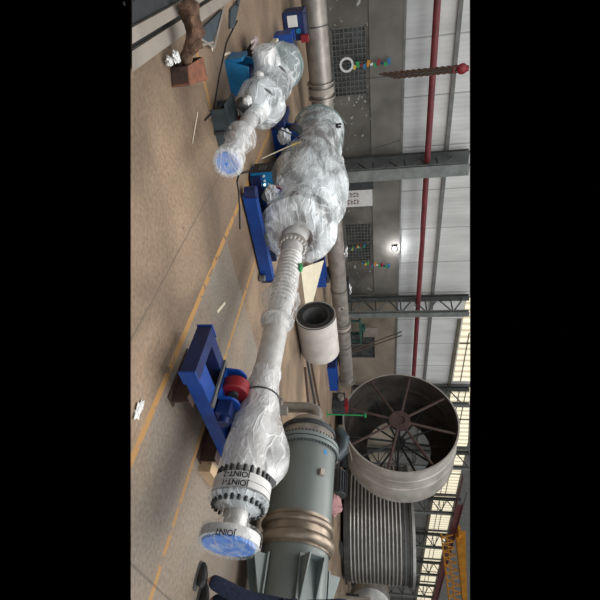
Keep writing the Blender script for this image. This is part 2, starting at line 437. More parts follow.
# lattice columns in front of the wall
names = ['broad grey lattice column beside the white wall box, nearest of its row', 'grey lattice column between the second and third barred openings, just left of the dark opening',
         'grey lattice column rising behind the top left of the huge ring drum', 'grey lattice column partly hidden by the top of the huge ring drum',
         'grey lattice column just right of the huge ring drum, above the ribbed vessel', 'grey lattice column above the middle of the ribbed vessel',
         'grey lattice column above the right half of the ribbed vessel', 'grey lattice column above the right edge of the ribbed vessel', 'farthest grey lattice column at the right edge of the picture']
for i, cx in enumerate(cols):
    t = thing('lattice_column', names[i], 'column', (cx, 19, 0), 'lattice columns along the back wall')
    za = top_z(cx, 18.3) - .05; zb = top_z(cx, 19.6) - .05
    wd_ = .26 if i == 0 else .16
    if i > 2: za = min(za, 9.4); zb = min(zb, 9.4)
    a = MB()
    a.box((cx - wd_, 18.2, 0), (cx + wd_, 18.23, za)); a.box((cx - wd_, 18.4, 0), (cx + wd_, 18.43, za)); a.box((cx - .02, 18.22, 0), (cx + .02, 18.41, za))
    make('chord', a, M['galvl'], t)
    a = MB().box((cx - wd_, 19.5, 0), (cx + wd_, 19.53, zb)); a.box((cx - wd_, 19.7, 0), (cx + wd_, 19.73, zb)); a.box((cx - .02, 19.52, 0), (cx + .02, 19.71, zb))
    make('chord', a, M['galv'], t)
    l = MB(); z = .4; s_ = 0
    while z + .75 < za:
        y0, y1 = (18.42, 19.52) if s_ % 2 == 0 else (19.52, 18.42)
        l.tube([(cx, y0, z), (cx, y1, z + .7)], .05, 4)
        if s_ % 2 == 0: l.tube([(cx, 18.42, z), (cx, 19.52, z)], .04, 4)
        z += .7; s_ += 1
    make('lacing', l, M['galv'], t)
    make('base_plate', MB().box((cx - .35, 18.05, 0), (cx + .35, 19.85, .04)), M['galv'], t)

# red fire pipe between the chords
t = thing('wall_pipe', 'long straight red painted pipe running high along the back wall', 'pipe', (10, 19.0, 4.1))
make('pipe', MB().cyl((-3, 19.0, 4.09), (26.5, 19.0, 4.2), .13, 16), M['redp'], t)
for x in (-1, 8.9, 17.4, 25.9): make('clamp', MB().ring((x, 19.0, 4.12), (1, 0, 0), .13, .16, .06, 16), M['galv'], t)
# crane runway girder and orange crane
def runway():
    t = thing('crane_girder', 'maroon crane runway girder climbing toward the upper right of the hall', 'girder', (60, 18, 9.2))
    mb = MB(); x0, x1 = 30, 92
    def sec(y0, y1, z0, z1):
        n = 12
        P = [(x0 + (x1 - x0) * q / n) for q in range(n + 1)]
        for a, b in zip(P, P[1:]):
            if top_z(a, 17.6) < z1: continue
            mb.box((a, y0, z0), (b, y1, z1))
    sec(17.75, 18.15, 8.95, 9.0); sec(17.75, 18.15, 8.4, 8.45); sec(17.93, 17.97, 8.45, 8.95)
    make('girder', mb, M['maroon'], t)
    make('crane_rail', MB().box((38, 17.9, 9.0), (x1, 18.0, 9.08)), M['galv'], t)
runway()

# ------------------------------------------------------------------ main long pipe assembly on rollers
def wrapdisp(amp, sc=5., seed=0, sag=(0, 0, 0)):
    sc *= .6
    sv = Vector((seed * 3.1, seed * 7.7, seed))
    def d(q, c, an, t, r):
        n_ = noise.noise(q * sc + sv); n2 = noise.noise(q * sc * 2.7 + sv); n3 = 1 - abs(noise.noise(q * sc * 1.3 + sv * 2)) * 2
        dirn = (q - c).normalized() if (q - c).length > 1e-6 else Vector((0, 0, 1))
        return q + dirn * amp * (n_ + .06 * n2 + .35 * n3) + Vector(sag) * math.sin(PI * .5)
    return d
def dense(prof, step=.05):
    out = []
    for (a, ra), (b, rb) in zip(prof, prof[1:]):
        n = max(1, int(max(abs(b - a), abs(rb - ra)) / step))
        for k in range(n): out.append((a + (b - a) * k / n, ra + (rb - ra) * k / n))
    out.append(prof[-1]); return out
def bent_text(name, txt, X0, Z0, r, y, size, phi0, parent, m_):
    cu = bpy.data.curves.new('lettering', 'FONT'); cu.body = txt; cu.size = size; cu.extrude = 0; cu.align_x = 'CENTER'
    cu.offset = size * .02
    o = bpy.data.objects.new('lettering', cu); C.objects.link(o)
    bpy.context.view_layer.update()
    me = bpy.data.meshes.new_from_object(o.evaluated_get(bpy.context.evaluated_depsgraph_get()))
    C.objects.unlink(o); bpy.data.objects.remove(o)
    o0 = origin(parent)
    for v in me.vertices:
        ph = phi0 + v.co.x / r
        v.co = Vector((X0 - r * math.sin(ph), y - v.co.y, Z0 + r * math.cos(ph))) - o0
    me.materials.clear(); me.materials.append(m_)
    ob = bpy.data.objects.new(name, me); C.objects.link(ob); ob.parent = parent; return ob
PX, PZ = 3.4, .62
A = thing('pipe_spool', 'long stainless pipe spool with flanges, wrapped in clear film and capped with a blue disc', 'pipe spool', (PX, 3.0, 0))
Yd = (0, -1, 0)
def L0(y): return (PX, y, PZ)
# inner pipe from y=5.2 down to the collar at y=1.75
make('pipe', MB().lathe((PX, 0, PZ), (0, 1, 0), dense([(1.2, .09), (1.47, .09), (1.48, .15), (1.78, .15), (1.95, .13), (4.95, .14), (5.3, .2)], .3), 40), M['steelw'], A)
rb = MB()
for q in range(14): rb.lathe((PX, 3.75 + q * .07, PZ), (0, 1, 0), [(0, .14), (.012, .152), (.036, .152), (.05, .14)], 36, (0, 0))
make('bellows', rb, M['steelw'], A)
make('support_ring', MB().ring((PX, 3.45, PZ), (0, 1, 0), .13, .19, .025), M['steelw'], A)
make('flange', MB().ring((PX, 4.92, PZ), (0, 1, 0), .13, .2, .05), M['steel'], A)
bo = MB()
for q in range(20):
    an = 2 * PI * q / 20; bo.cyl((PX + .175 * math.cos(an), 4.88, PZ + .175 * math.sin(an)), (PX + .175 * math.cos(an), 5.0, PZ + .175 * math.sin(an)), .013, 6)
make('bolt_ring', bo, M['white'], A)
# lettered collar (two flange faces)
CR = .235
col = MB().lathe((PX, 0, PZ), (0, 1, 0), [(1.47, .1), (1.47, CR), (1.515, CR), (1.515, CR - .012), (1.522, CR - .012), (1.522, CR), (1.585, CR), (1.585, .1)], 64, (0, 0))
fc = make('lettered_flange', col, M['white'], A)
bent_text('lettering', 'JOINT-2', PX, PZ, CR + .006, 1.575, .062, 1.55, A, M['ink'])
bent_text('lettering', 'JOINT-1', PX, PZ, CR + .006, 1.508, .062, 1.55, A, M['ink'])
for (yy, rr) in ((1.61, CR - .022), (1.42, CR - .035)):
    bo = MB()
    for q in range(24):
        an = 2 * PI * q / 24; bo.cyl((PX + rr * math.cos(an), yy - .04, PZ + rr * math.sin(an)), (PX + rr * math.cos(an), yy + .04, PZ + rr * math.sin(an)), .016, 6)
    make('bolt_ring', bo, M['dgrey'], A)
# end disc
make('end_flange', MB().lathe((PX, 0, PZ - .01), (0, 1, 0), [(1.13, 0.01), (1.13, .225), (1.20, .225), (1.20, .08)], 64, (0, 0)), M['white'], A)
bent_text('lettering', 'JOINT', PX, PZ - .01, .243, 1.145, .055, 1.45, A, M['ink'])
make('blue_cover', MB().lathe((PX, 0, PZ - .01), (0, 1, 0), [(1.112, .0), (1.112, .2), (1.13, .2)], 48, (0, 0)), M['discb'], A)
make('end_film', MB().lathe((PX, 0, PZ - .01), (0, 1, 0), dense([(1.095, .015), (1.095, .21), (1.12, .236), (1.22, .234), (1.27, .12), (1.44, .105)], .025), 64, (0, 0), wrapdisp(.008, 14, 1)), M['filmx'], A)
# film bag over the collar and the bulge
def bag(q, c, an, t, r):
    s_ = math.exp(-((t - 1.9) / .26) ** 2)
    upx = Vector((.55, 0, .8))
    k_ = max(0, (q - c).normalized().dot(upx.normalized()))
    q = q + upx.normalized() * .16 * s_ * k_
    return wrapdisp(.022, 8, 2)(q, c, an, t, r)
make('plastic_wrap', MB().lathe((PX, 0, PZ), (0, 1, 0), dense([(1.64, .205), (1.72, .215), (1.9, .205), (2.1, .205), (2.25, .185), (2.45, .16), (2.75, .145)], .03), 72, (0, 0), bag), M['filmd'], A)
make('plastic_wrap', MB().lathe((PX, 0, PZ), (0, 1, 0), dense([(1.36, .10), (1.40, .19), (1.435, .243), (1.45, .238)], .02), 72, (0, 0), wrapdisp(.014, 16, 3)), M['film'], A)
make('plastic_wrap', MB().lathe((PX, 0, PZ), (0, 1, 0), dense([(3.3, .148), (3.7, .20), (3.82, .22), (4.0, .17), (4.3, .155)], .03), 48, (0, 0), wrapdisp(.03, 9, 4)), M['filmt'], A)
make('cable_tie', MB().ring((PX, 2.42, PZ), (0, 1, 0), .17, .182, .012), M['dgrey'], A)
make('lifting_lug', MB().box((3.5, 2.36, .76), (3.58, 2.42, .86)), M['steel'], A)
make('tape', MB().ball((3.38, 4.42, .785), .05, 12, (1, 1.5, .5), .5), M['green'], A)
# big end: body, flanges, film
make('body', MB().lathe((PX, 0, PZ + .02), (0, 1, 0), dense([(5.3, .2), (5.33, .48), (5.42, .48), (5.44, .33), (5.7, .36), (6.2, .42), (6.5, .50), (7.4, .50), (7.5, .44), (9.0, .44), (9.02, .3)], .3), 64), M['bodym'], A)
make('end_flange', MB().lathe((PX, 0, PZ + .02), (0, 1, 0), [(8.95, .4), (8.95, .535), (9.05, .535), (9.06, .3)], 64, (0, 1)), M['flg'], A)
make('body_flange', MB().lathe((PX, 0, PZ + .02), (0, 1, 0), [(8.5, .4), (8.5, .5), (8.6, .5), (8.6, .4)], 64, (0, 0)), M['flg'], A)
for q in range(18):
    an = 2 * PI * q / 18; x = PX + .5 * math.cos(an); z = PZ + .02 + .5 * math.sin(an); make('bolt', MB().cyl((x, 8.9, z), (x, 9.1, z), .02, 6), M['dgrey'], A)
bo = MB()
for q in range(16):
    an = 2 * PI * q / 16; x = PX + .42 * math.cos(an); z = PZ + .02 + .42 * math.sin(an); bo.ball((x, 5.28, z), .055, 10, (1, 1.4, 1), .4)
make('wrapped_nut_ring', bo, M['white'], A)
def bag2(q, c, an, t, r):
    s_ = math.exp(-((t - 6.3) / .8) ** 2)
    d_ = Vector((.5, 0, .85)).normalized(); k_ = max(0, (q - c).normalized().dot(d_))
    q = q + d_ * .10 * s_ * k_
    return wrapdisp(.045, 3.2, 5)(q, c, an, t, r)
make('plastic_wrap', MB().lathe((PX, 0, PZ + .02), (0, 1, 0), dense([(5.15, .2), (5.2, .42), (5.3, .54), (5.5, .54), (5.8, .50), (6.2, .56), (6.7, .60), (7.2, .58), (7.6, .51), (8.3, .50), (8.6, .52), (8.9, .52)], .06), 90, (0, 0), bag2), M['film'], A)
make('plastic_wrap', MB().lathe((PX + .02, 0, PZ + .02), (0, 1, 0), dense([(5.6, .50), (6.2, .60), (6.7, .64), (7.1, .60), (7.4, .53)], .06), 90, (0, 0), wrapdisp(.06, 4.0, 9)), M['film'], A)
hk = MB().tube([(3.03, 7.58, 1.0), (3.0, 7.6, 1.08), (3.04, 7.6, 1.13)], .02, 8)
make('clamp', MB().rbox((3.12, 8.5, 1.06), (.03, .16, .04)).rbox((3.12, 8.57, 1.1), (.03, .03, .1)).rbox((3.12, 8.43, 1.1), (.03, .03, .1)), M['black'], A)

# ------------------------------------------------------------------ second, smaller wrapped assembly
QX, QZ = 1.57, .445
B = thing('valve_spool', 'short valve spool wrapped in crinkled clear film with a small blue disc facing the camera', 'pipe spool', (QX, 5.0, 0))
make('pipe', MB().lathe((QX, 0, QZ), (0, 1, 0), dense([(3.68, .07), (4.9, .07), (4.98, .16), (5.6, .18), (5.7, .12), (6.3, .14)], .3), 32), M['steelw'], B)
make('end_flange', MB().lathe((QX, 0, QZ), (0, 1, 0), [(3.62, .01), (3.62, .125), (3.68, .125), (3.68, .06)], 40, (0, 0)), M['white'], B)
make('blue_cover', MB().lathe((QX, 0, QZ), (0, 1, 0), [(3.6, 0), (3.6, .1), (3.62, .1)], 40, (0, 0)), M['discb'], B)
make('end_film', MB().lathe((QX, 0, QZ), (0, 1, 0), dense([(3.585, .01), (3.585, .11), (3.61, .138), (3.72, .135), (3.8, .085), (3.95, .10), (4.15, .155), (4.22, .15), (4.3, .08), (4.7, .085)], .025), 48, (0, 0), wrapdisp(.014, 12, 6)), M['filmt'], B)
make('valve_body', MB().lathe((QX, 0, QZ + .02), (0, 1, 0), dense([(4.98, .14), (5.02, .22), (5.12, .22), (5.2, .17), (5.8, .17), (5.85, .25), (6.0, .25), (6.05, .15)], .2), 40), M['mid'], B)
make('flange', MB().lathe((QX, 0, QZ + .06), (0, 1, 0), [(6.6, .1), (6.6, .29), (6.75, .29), (6.76, .1)], 48), M['flg'], B)
make('side_neck', MB().cyl((QX - .12, 5.95, QZ - .02), (QX - .38, 5.9, QZ + .0), .12, 24), M['steelw'], B)
make('end_plug', MB().cyl((QX - .06, 4.82, QZ - .06), (QX - .16, 4.78, QZ - .12), .06, 20), M['dgrey'], B)
make('plastic_wrap', MB().lathe((QX, 0, QZ + .02), (0, 1, 0), dense([(4.62, .08), (4.85, .11), (5.0, .22), (5.1, .265), (5.28, .25), (5.45, .205), (5.75, .24), (6.05, .27), (6.3, .21), (6.55, .29), (6.78, .31), (6.85, .2)], .04), 72, (0, 0), wrapdisp(.035, 7, 7)), M['film'], B)
make('plastic_wrap', MB().lathe((QX - .1, 5.95, QZ), (-1, -.15, .05), dense([(0, .17), (.2, .16), (.32, .12), (.34, .02)], .03), 36, (0, 0), wrapdisp(.025, 12, 8)), M['filmd'], B)
make('wrapped_knob', MB().ball((QX - .25, 5.35, QZ + .02), .05, 10, (1, 1, 1), .4), M['white'], B)
make('wrapped_knob', MB().ball((QX - .17, 4.75, QZ - .02), .05, 10, (1, 1.3, 1), .4), M['white'], B)

# supports below it
t = thing('steel_channel_stand', 'dark blue-grey steel stand beneath the small film-wrapped valve spool', 'stand', (1.6, 4.9, 0))
make('frame', MB().box((1.46, 4.72, 0), (1.95, 4.76, .18)).box((1.46, 5.02, 0), (1.95, 5.06, .18)).box((1.46, 4.76, .08), (1.95, 5.02, .1)).box((1.40, 4.70, .18), (1.98, 5.08, .2)), M['slate'], t)
make('web', MB().box((1.68, 4.68, 0), (1.71, 5.08, .2)), M['dgrey'], t)
single('steel_packer', MB().rbox((1.74, 4.95, .235), (.14, .5, .07), .1), M['rusto'], 'small rusty steel packer lying on the blue-grey stand', 'packer', (1.74, 4.95, .2))
t = thing('jack_stand', 'bright blue steel jack stand under the middle of the small wrapped spool', 'stand', (1.45, 5.9, 0))
make('body', MB().prism([(1.2, 5.65, 0), (1.62, 5.65, 0), (1.56, 5.65, .24), (1.3, 5.65, .27)], (0, .05, 0)).prism([(1.2, 6.05, 0), (1.62, 6.05, 0), (1.56, 6.05, .24), (1.3, 6.05, .27)], (0, .05, 0)).box((1.2, 5.7, 0), (1.24, 6.05, .2)).box((1.24, 5.7, .04), (1.58, 6.05, .08)), M['bluel'], t)
make('roller', MB().cyl((1.42, 5.7, .19), (1.42, 6.05, .19), .075, 20), M['navy'], t)
t = thing('jack_stand', 'dark grey round-topped stand under the far end of the small spool', 'stand', (1.55, 6.7, 0))
make('post', MB().lathe((1.55, 6.68, 0), (0, 0, 1), [(0, .2), (.03, .2), (.04, .07), (.2, .07)], 24), M['dgrey'], t)

# gloves and dark bag
t = thing('work_bag', 'black cloth bag on the floor behind the blue jack stand', 'bag', (1.45, 7.1, 0))
bg = MB().ball((1.42, 6.72, .11), .14, 20, (1.1, 1.5, .75), .5)
make('bag_body', bg, M['black'], t)
make('strap', MB().tube([(1.3, 6.8, .16), (1.36, 6.7, .23), (1.45, 6.55, .18)], .012, 6), M['mid'], t)
gm = MB().ball((1.24, 6.75, .17), .085, 18, (.8, 1.5, .4), .6)
for a, c in (((1.28, 6.62, .18), (1.33, 6.50, .16)), ((1.24, 6.60, .18), (1.27, 6.48, .16)), ((1.19, 6.62, .18), (1.20, 6.50, .15)), ((1.31, 6.74, .18), (1.37, 6.68, .17))): gm.tube([a, c], [.026, .018], 8)
single('work_glove', gm, M['glove'], 'pale stained work glove lying on the black cloth bag', 'glove', (1.24, 6.7, .12))

# ------------------------------------------------------------------ roller stands
def wheel_unit(t, x, y, z, r, w, m1, m2):
    wl = MB().lathe((x, y - w / 2, z), (0, 1, 0), [(0, r * .4), (0, r * .94), (.01, r), (w - .01, r), (w, r * .94), (w, r * .4)], 40)
    wo = make('wheel', wl, m1, t)
    make('hub', MB().cyl((x, y - w / 2 - .03, z), (x, y + w / 2 + .03, z), r * .35, 16), M['dgrey'], wo)
def cheek(mb, x, y, z0, zc, r, th):
    pts = [(x - r * 1.15, y, z0), (x + r * 1.15, y, z0), (x + r * 1.0, y, zc)]
    for k in range(1, 8): a = PI * k / 8; pts.append((x + r * math.cos(a), y, zc + r * math.sin(a) * .8))
    pts.append((x - r, y, zc)); mb.prism(pts, (0, th, 0))
def hbeam(mb, a, b, z, w=.14, h=.185, ax='y'):
    # flanges left and right, web between, like an H section standing on its flange edges
    if ax == 'y':
        x, y0, y1 = a[0], a[1], b[1]
        mb.box((x, y0, z), (x + w, y1, z + .012)); mb.box((x, y0, z + h - .012), (x + w, y1, z + h)); mb.box((x + w / 2 - .006, y0, z + .012), (x + w / 2 + .006, y1, z + h - .012))
for (x, y0, y1, lb) in ((2.84, 2.02, 2.56, 'brown steel beam under the near left end of the blue roller stand'), (3.74, 1.98, 2.9, 'brown steel beam under the blue stand next to the pale timber block')):
    mb = MB(); hbeam(mb, (x, y0), (x, y1), 0)
    single('steel_beam', mb, M['web'], lb, 'beam', (x, (y0 + y1) / 2, 0), 'brown beams under the near roller stand')
single('timber_block', MB().rbox((4.08, 1.98, .06), (.42, .1, .12), .1), M['wood'], 'short pale timber block on the floor at the end of the brown beam', 'timber', (4.08, 1.98, 0))
R1 = thing('roller_stand', 'blue pipe roller stand with red wheels under the long wrapped pipe, nearest to the camera', 'roller stand', (3.3, 2.3, .185), 'blue pipe roller stands')
z0 = .186
make('end_beam', MB().box((2.56, 2.06, z0), (2.575, 2.56, z0 + .13)).box((2.575, 2.06, z0 + .118), (2.68, 2.56, z0 + .13)).box((2.575, 2.06, z0), (2.68, 2.56, z0 + .012)), M['navy'], R1)
make('end_cap', MB().box((2.55, 2.045, z0 - .005), (2.70, 2.06, z0 + .135)), M['blue'], R1)
make('end_cap', MB().box((2.55, 2.56, z0 - .005), (2.70, 2.575, z0 + .135)), M['blue'], R1)
make('cross_beam', MB().box((2.68, 2.07, z0), (4.25, 2.24, z0 + .13)), M['blue'], R1)
make('cross_beam', MB().box((2.68, 2.44, z0), (4.25, 2.55, z0 + .13)), M['navy'], R1)
make('plank', MB().box((2.72, 2.28, z0), (4.1, 2.34, z0 + .03)), M['wooda'], R1)
make('mounting_plate', MB().box((3.0, 2.07, z0 + .13), (3.06, 2.56, z0 + .15)), M['mid'], R1)
make('plate_sticker', MB().box((3.14, 2.10, z0 + .131), (3.24, 2.18, z0 + .1325)), M['black'], R1)
make('sticker_mark', MB().box((3.17, 2.115, z0 + .1327), (3.22, 2.13, z0 + .1332)).box((3.16, 2.14, z0 + .1327), (3.21, 2.15, z0 + .1332)).box((3.165, 2.155, z0 + .1327), (3.20, 2.163, z0 + .1332)), M['yellow'], R1)
for xx in (3.19, 3.63):
    ck = MB(); cheek(ck, xx, 2.19, z0 + .13, .42, .11, .02); cheek(ck, xx, 2.50, z0 + .13, .42, .11, .02)
    ck.box((xx - .15, 2.19, z0 + .13), (xx + .15, 2.52, z0 + .15))
    make('bracket', ck, M['blue'], R1)
    wheel_unit(R1, xx, 2.38, .425, .125, .12, M['red'], M['dgrey'])
    make('gearbox', MB().box((xx - .09, 2.06, z0 + .15), (xx + .07, 2.19, z0 + .27)).cyl((xx, 2.0, .40), (xx, 2.19, .40), .05, 16), M['navy'], R1)

R2 = thing('roller_stand', 'long blue roller stand under the front of the big wrapped body, beside the control box', 'roller stand', (3.3, 5.2, 0), 'blue pipe roller stands')
make('cross_beam', MB().box((2.66, 5.06, .03), (4.1, 5.2, .20)), M['blue'], R2)
make('cross_beam', MB().box((2.66, 5.55, .03), (4.1, 5.65, .18)), M['navy'], R2)
make('end_cap', MB().cyl((2.66, 5.13, .06), (2.66, 5.13, .21), .085, 16), M['navy'], R2)
make('end_cap', MB().box((4.1, 5.05, .02), (4.13, 5.21, .21)), M['navy'], R2)
make('mounting_plate', MB().box((3.3, 5.08, .2), (3.5, 5.18, .21)), M['mid'], R2)
for xx in (3.02, 3.85):
    wheel_unit(R2, xx, 5.62, .29, .14, .18, M['blue'], M['dgrey'])
    make('red_tyre', MB().lathe((xx, 5.70, .29), (0, 1, 0), [(0, .1), (0, .15), (.09, .15), (.09, .1)], 36, (0, 0)), M['red'], R2)
    mt = MB().cyl((xx - .16, 5.36, .27), (xx - .16, 5.54, .27), .07, 20)
    make('gear_motor', mt, M['mid'], R2)
    make('hub_cap', MB().lathe((xx - .03, 5.5, .29), (0, -1, 0), [(0, .07), (.04, .06), (.04, .03), (.02, .02)], 20), M['white'], R2)
make('motor_wrap', MB().ball((2.86, 5.45, .33), .12, 20, (1.1, 1.1, .7), .8), M['filmd'], R2)
make('foot', MB().cyl((4.0, 5.0, .02), (4.0, 5.0, .1), .05, 14), M['mid'], R2)

t = thing('control_box', 'blue and black roller control box with indicator knobs on the floor', 'control box', (2.78, 5.75, 0))
make('housing', MB().box((2.62, 5.62, .03), (2.86, 5.92, .33)), M['bluel'], t)
make('side_panel', MB().box((2.612, 5.63, .05), (2.62, 5.91, .33)).box((2.62, 5.63, .33), (2.86, 5.91, .336)), M['black'], t)
for (x, z, mm_) in ((2.67, .22, 'white'), (2.74, .22, 'white'), (2.80, .21, 'led'), (2.68, .12, 'black'), (2.75, .12, 'red')):
    make('knob', MB().cyl((x, 5.62, z), (x, 5.60, z), .016, 12), M[mm_], t)
make('vent_slot', MB().box((2.609, 5.7, .14), (2.612, 5.84, .16)).box((2.609, 5.7, .18), (2.612, 5.84, .2)).box((2.609, 5.7, .22), (2.612, 5.84, .24)), M['mid'], t)
make('plug_wrap', MB().ball((2.95, 5.85, .37), .12, 18, (1, 1.1, .8), .7), M['filmd'], t)
make('foot', MB().box((2.64, 5.64, 0), (2.68, 5.9, .03)), M['black'], t)
make('foot', MB().box((2.8, 5.64, 0), (2.84, 5.9, .03)), M['black'], t)

R3 = thing('roller_stand', 'blue roller stand with dark wheel below the far flange of the big wrapped body', 'roller stand', (3.3, 7.9, 0), 'blue pipe roller stands')
make('cross_beam', MB().box((2.72, 7.55, .0), (4.1, 7.68, .2)), M['blue'], R3)
make('cross_beam', MB().box((2.68, 8.05, .0), (4.1, 8.18, .2)), M['navy'], R3)
make('end_beam', MB().box((2.6, 7.5, 0), (2.72, 8.25, .24)), M['navy'], R3)
for xx in (2.98, 3.82):
    ck = MB(); cheek(ck, xx, 7.62, .2, .34, .15, .02); cheek(ck, xx, 7.98, .2, .34, .15, .02)
    make('bracket', ck, M['blue'], R3)
    wheel_unit(R3, xx, 7.8, .33, .17, .25, M['dgrey'], M['dgrey'])
make('motor_wrap', MB().ball((2.80, 7.35, .25), .12, 18, (1.1, 1, .9), .6), M['film'], R3)
t = thing('marking_rod', 'thin rod with a yellow tip leaning against the wrapped body', 'rod', (3.0, 7.1, 0))
make('rod', MB().tube([(2.80, 6.5, .0), (2.83, 7.02, .42)], .01, 8), M['paper'], t)
make('tip', MB().tube([(2.83, 7.02, .42), (2.86, 7.2, .55)], .018, 8), M['yellow'], t)
# floor cables
single('cable', MB().tube([(.95, 6.6, .008), (1.05, 5.9, .008), (1.28, 5.3, .008), (1.5, 4.82, .008), (1.48, 4.5, .008)], .009, 6), M['black'], 'thin dark cable lying on the floor past the small wrapped spool', 'cable')
single('cable', MB().tube([(2.60, 5.65, .05), (2.5, 5.4, .01), (2.42, 5.2, .01), (2.45, 5.05, .01), (2.58, 5.02, .01), (2.75, 4.9, .01), (2.95, 4.72, .01)], .011, 6), M['black'], 'black cable looping on the floor from the blue control box', 'cable')
single('cable', MB().tube([(2.55, 7.3, .02), (3.1, 7.25, 1.02), (3.4, 7.3, 1.26), (3.7, 7.4, 1.22), (5.2, 11.3, 1.0), (7.3, 17, 1.6), (8.2, 19.9, 3.0)], .01, 6), M['black'], 'thin dark cable slung over the big wrapped body toward the wall', 'cable')

# ------------------------------------------------------------------ left: beams, rusty box, sack, plate
t = thing('steel_girder', 'long grey steel girder with bolt holes lying in the near left corner', 'girder', (0, 4.5, 0))
def cutbox(a, b):
    # keeps the slab-edge side of the modelled floor
    x0, y0, z0_ = a; x1, y1, z1 = b
    pl = lambda x, z: (-243482 * (z - 1.7) - 99495 * x) / 103899 + .02
    P = []
    for (x, y, z) in [(x0,y0,z0_),(x1,y0,z0_),(x1,y1,z0_),(x0,y1,z0_),(x0,y0,z1),(x1,y0,z1),(x1,y1,z1),(x0,y1,z1)]:
        P.append((x, max(y, pl(x, z)), z))
    return MB().add(P, [(0,3,2,1),(4,5,6,7),(0,1,5,4),(1,2,6,5),(2,3,7,6),(3,0,4,7)])
make('web', cutbox((-1.2, 2.5, 0), (.42, 9, .12)), M['dgrey'], t)
make('flange', cutbox((.43, 2.5, 0), (.51, 9, .15)), M['platel'], t)
hl = MB()
for row in (.30, .12):
    for q in range(24):
        hl.cyl((row, 3.3 + q * .16 + .05 * (row < .2), .1195), (row, 3.3 + q * .16 + .05 * (row < .2), .1215), .014, 10)
make('bolt_hole', hl, M['black'], t)['kind'] = 'stuff'
single('steel_flat', cutbox((.58, 2.5, 0), (.69, 8.5, .05)), M['platel'], 'pale flat steel bar lying beside the grey girder', 'bar')
single('gap_shadow', cutbox((.51, 2.5, 0), (.58, 9, .012)), M['dark'], 'narrow dark shade strip in the gap between the grey girder and the pale flat bar', 'shade strip').name = 'gap_shade_strip'  # near-black sheet laid in the gap, standing in for its shade
t = thing('triangular_plate', 'blue-grey triangular steel frame lying on the floor beyond the rusty box', 'plate', (.8, 5.3, 0))
make('panel', MB().prism([(.72, 5.9, .0), (.76, 4.78, .0), (.95, 5.22, .0)], (0, 0, .04)), M['slate'], t)
make('rim', MB().tube([(.70, 5.95, .05), (.97, 5.22, .05)], .014, 4).tube([(.74, 4.70, .05), (.97, 5.22, .05)], .014, 4), M['platel'], t)
t = thing('rack_plate', 'second narrow blue-grey steel plate farther left on the floor', 'plate', (.85, 6.3, 0))
t.name = 'steel_plate'
make('panel', MB().prism([(.75, 6.9, 0), (.78, 6.3, 0), (.95, 6.1, 0), (.98, 6.3, 0)], (0, 0, .03)), M['slate'], t)
make('bolt', MB().cyl((.76, 6.6, .03), (.76, 6.6, .06), .03, 12), M['dgrey'], t)
single('round_bar', MB().cyl((.80, 4.45, .03), (.93, 5.28, .03), .016, 10), M['platel'], 'thin pale metal bar lying next to the triangular plate and sack', 'bar', (.85, 4.9, 0))
t = thing('rusty_box', 'open-ended rusty steel box on its side with orange rust on top', 'box', (.95, 4.05, 0))
bx = MB(); x0, x1, y0, y1, h = .86, 1.13, 3.90, 4.30, .19
# rotated footprint: opening toward the sack
P = [(.87, 3.93), (.99, 3.86), (1.11, 4.25), (.91, 4.38)]
P = [(.86, 4.02), (.99, 3.94), (1.09, 4.44), (.89, 4.46)]; h = .155
def wallseg(a, b, th=.012):
    d = Vector((b[0] - a[0], b[1] - a[1], 0)).normalized(); n_ = Vector((-d.y, d.x, 0)) * th
    a = Vector((*a, 0)); b = Vector((*b, 0))
    return MB().prism([a, b, b + n_, a + n_], (0, 0, h))
make('side_wall', wallseg(P[0], P[1]), M['rust'], t)
make('end_wall', wallseg(P[1], P[2]), M['rusto'], t)
make('side_wall', wallseg(P[2], P[3]), M['rust'], t)
make('top', MB().prism([(*q, h) for q in P], (0, 0, .01)), M['rusto'], t)
make('lip', MB().prism([(.86, 4.02, .0), (.80, 4.1, .0), (.84, 4.42, .0), (.89, 4.46, .0)], (0, 0, .012)), M['rust'], t)
make('bottom', MB().prism([(*q, .0) for q in P], (0, 0, .01)), M['rust'], t)
# burlap sack, drooping out of the box
def sackd(q, c, an, t_, r):
    return wrapdisp(.03, 9, 11)(q, c, an, t_, r)
pts = [(.90, 4.18, .09), (.80, 4.10, .15), (.72, 4.13, .22), (.64, 4.17, .25), (.56, 4.20, .24), (.48, 4.17, .24), (.43, 4.08, .22)]
rs = [.035, .045, .065, .08, .085, .08, .025]
mb = MB().tube([Vector(a).lerp(Vector(b), k / 5) for a, b in zip(pts, pts[1:]) for k in range(5)] + [pts[-1]],
               [a + (b - a) * k / 5 for a, b in zip(rs, rs[1:]) for k in range(5)] + [rs[-1]], 24)
mb.v = [q + Vector((noise.noise(q * 14), noise.noise(q * 14 + Vector((9, 0, 0))), noise.noise(q * 14 + Vector((0, 9, 0))))) * .035 for q in mb.v]
single('burlap_sack', mb, M['jute'], 'crumpled brown burlap sack hanging out of the rusty steel box', 'sack', (.7, 4.6, 0))
mb = MB().ball((.775, 3.98, .10), .042, 20, (1.0, 1.2, .6), .8); mb.ball((.79, 3.93, .05), .038, 16, (.9, 1.0, .7), .8)
single('rag', mb, M['white'], 'crumpled white rag on the edge of the rusty box', 'rag', (.8, 4.0, .1))

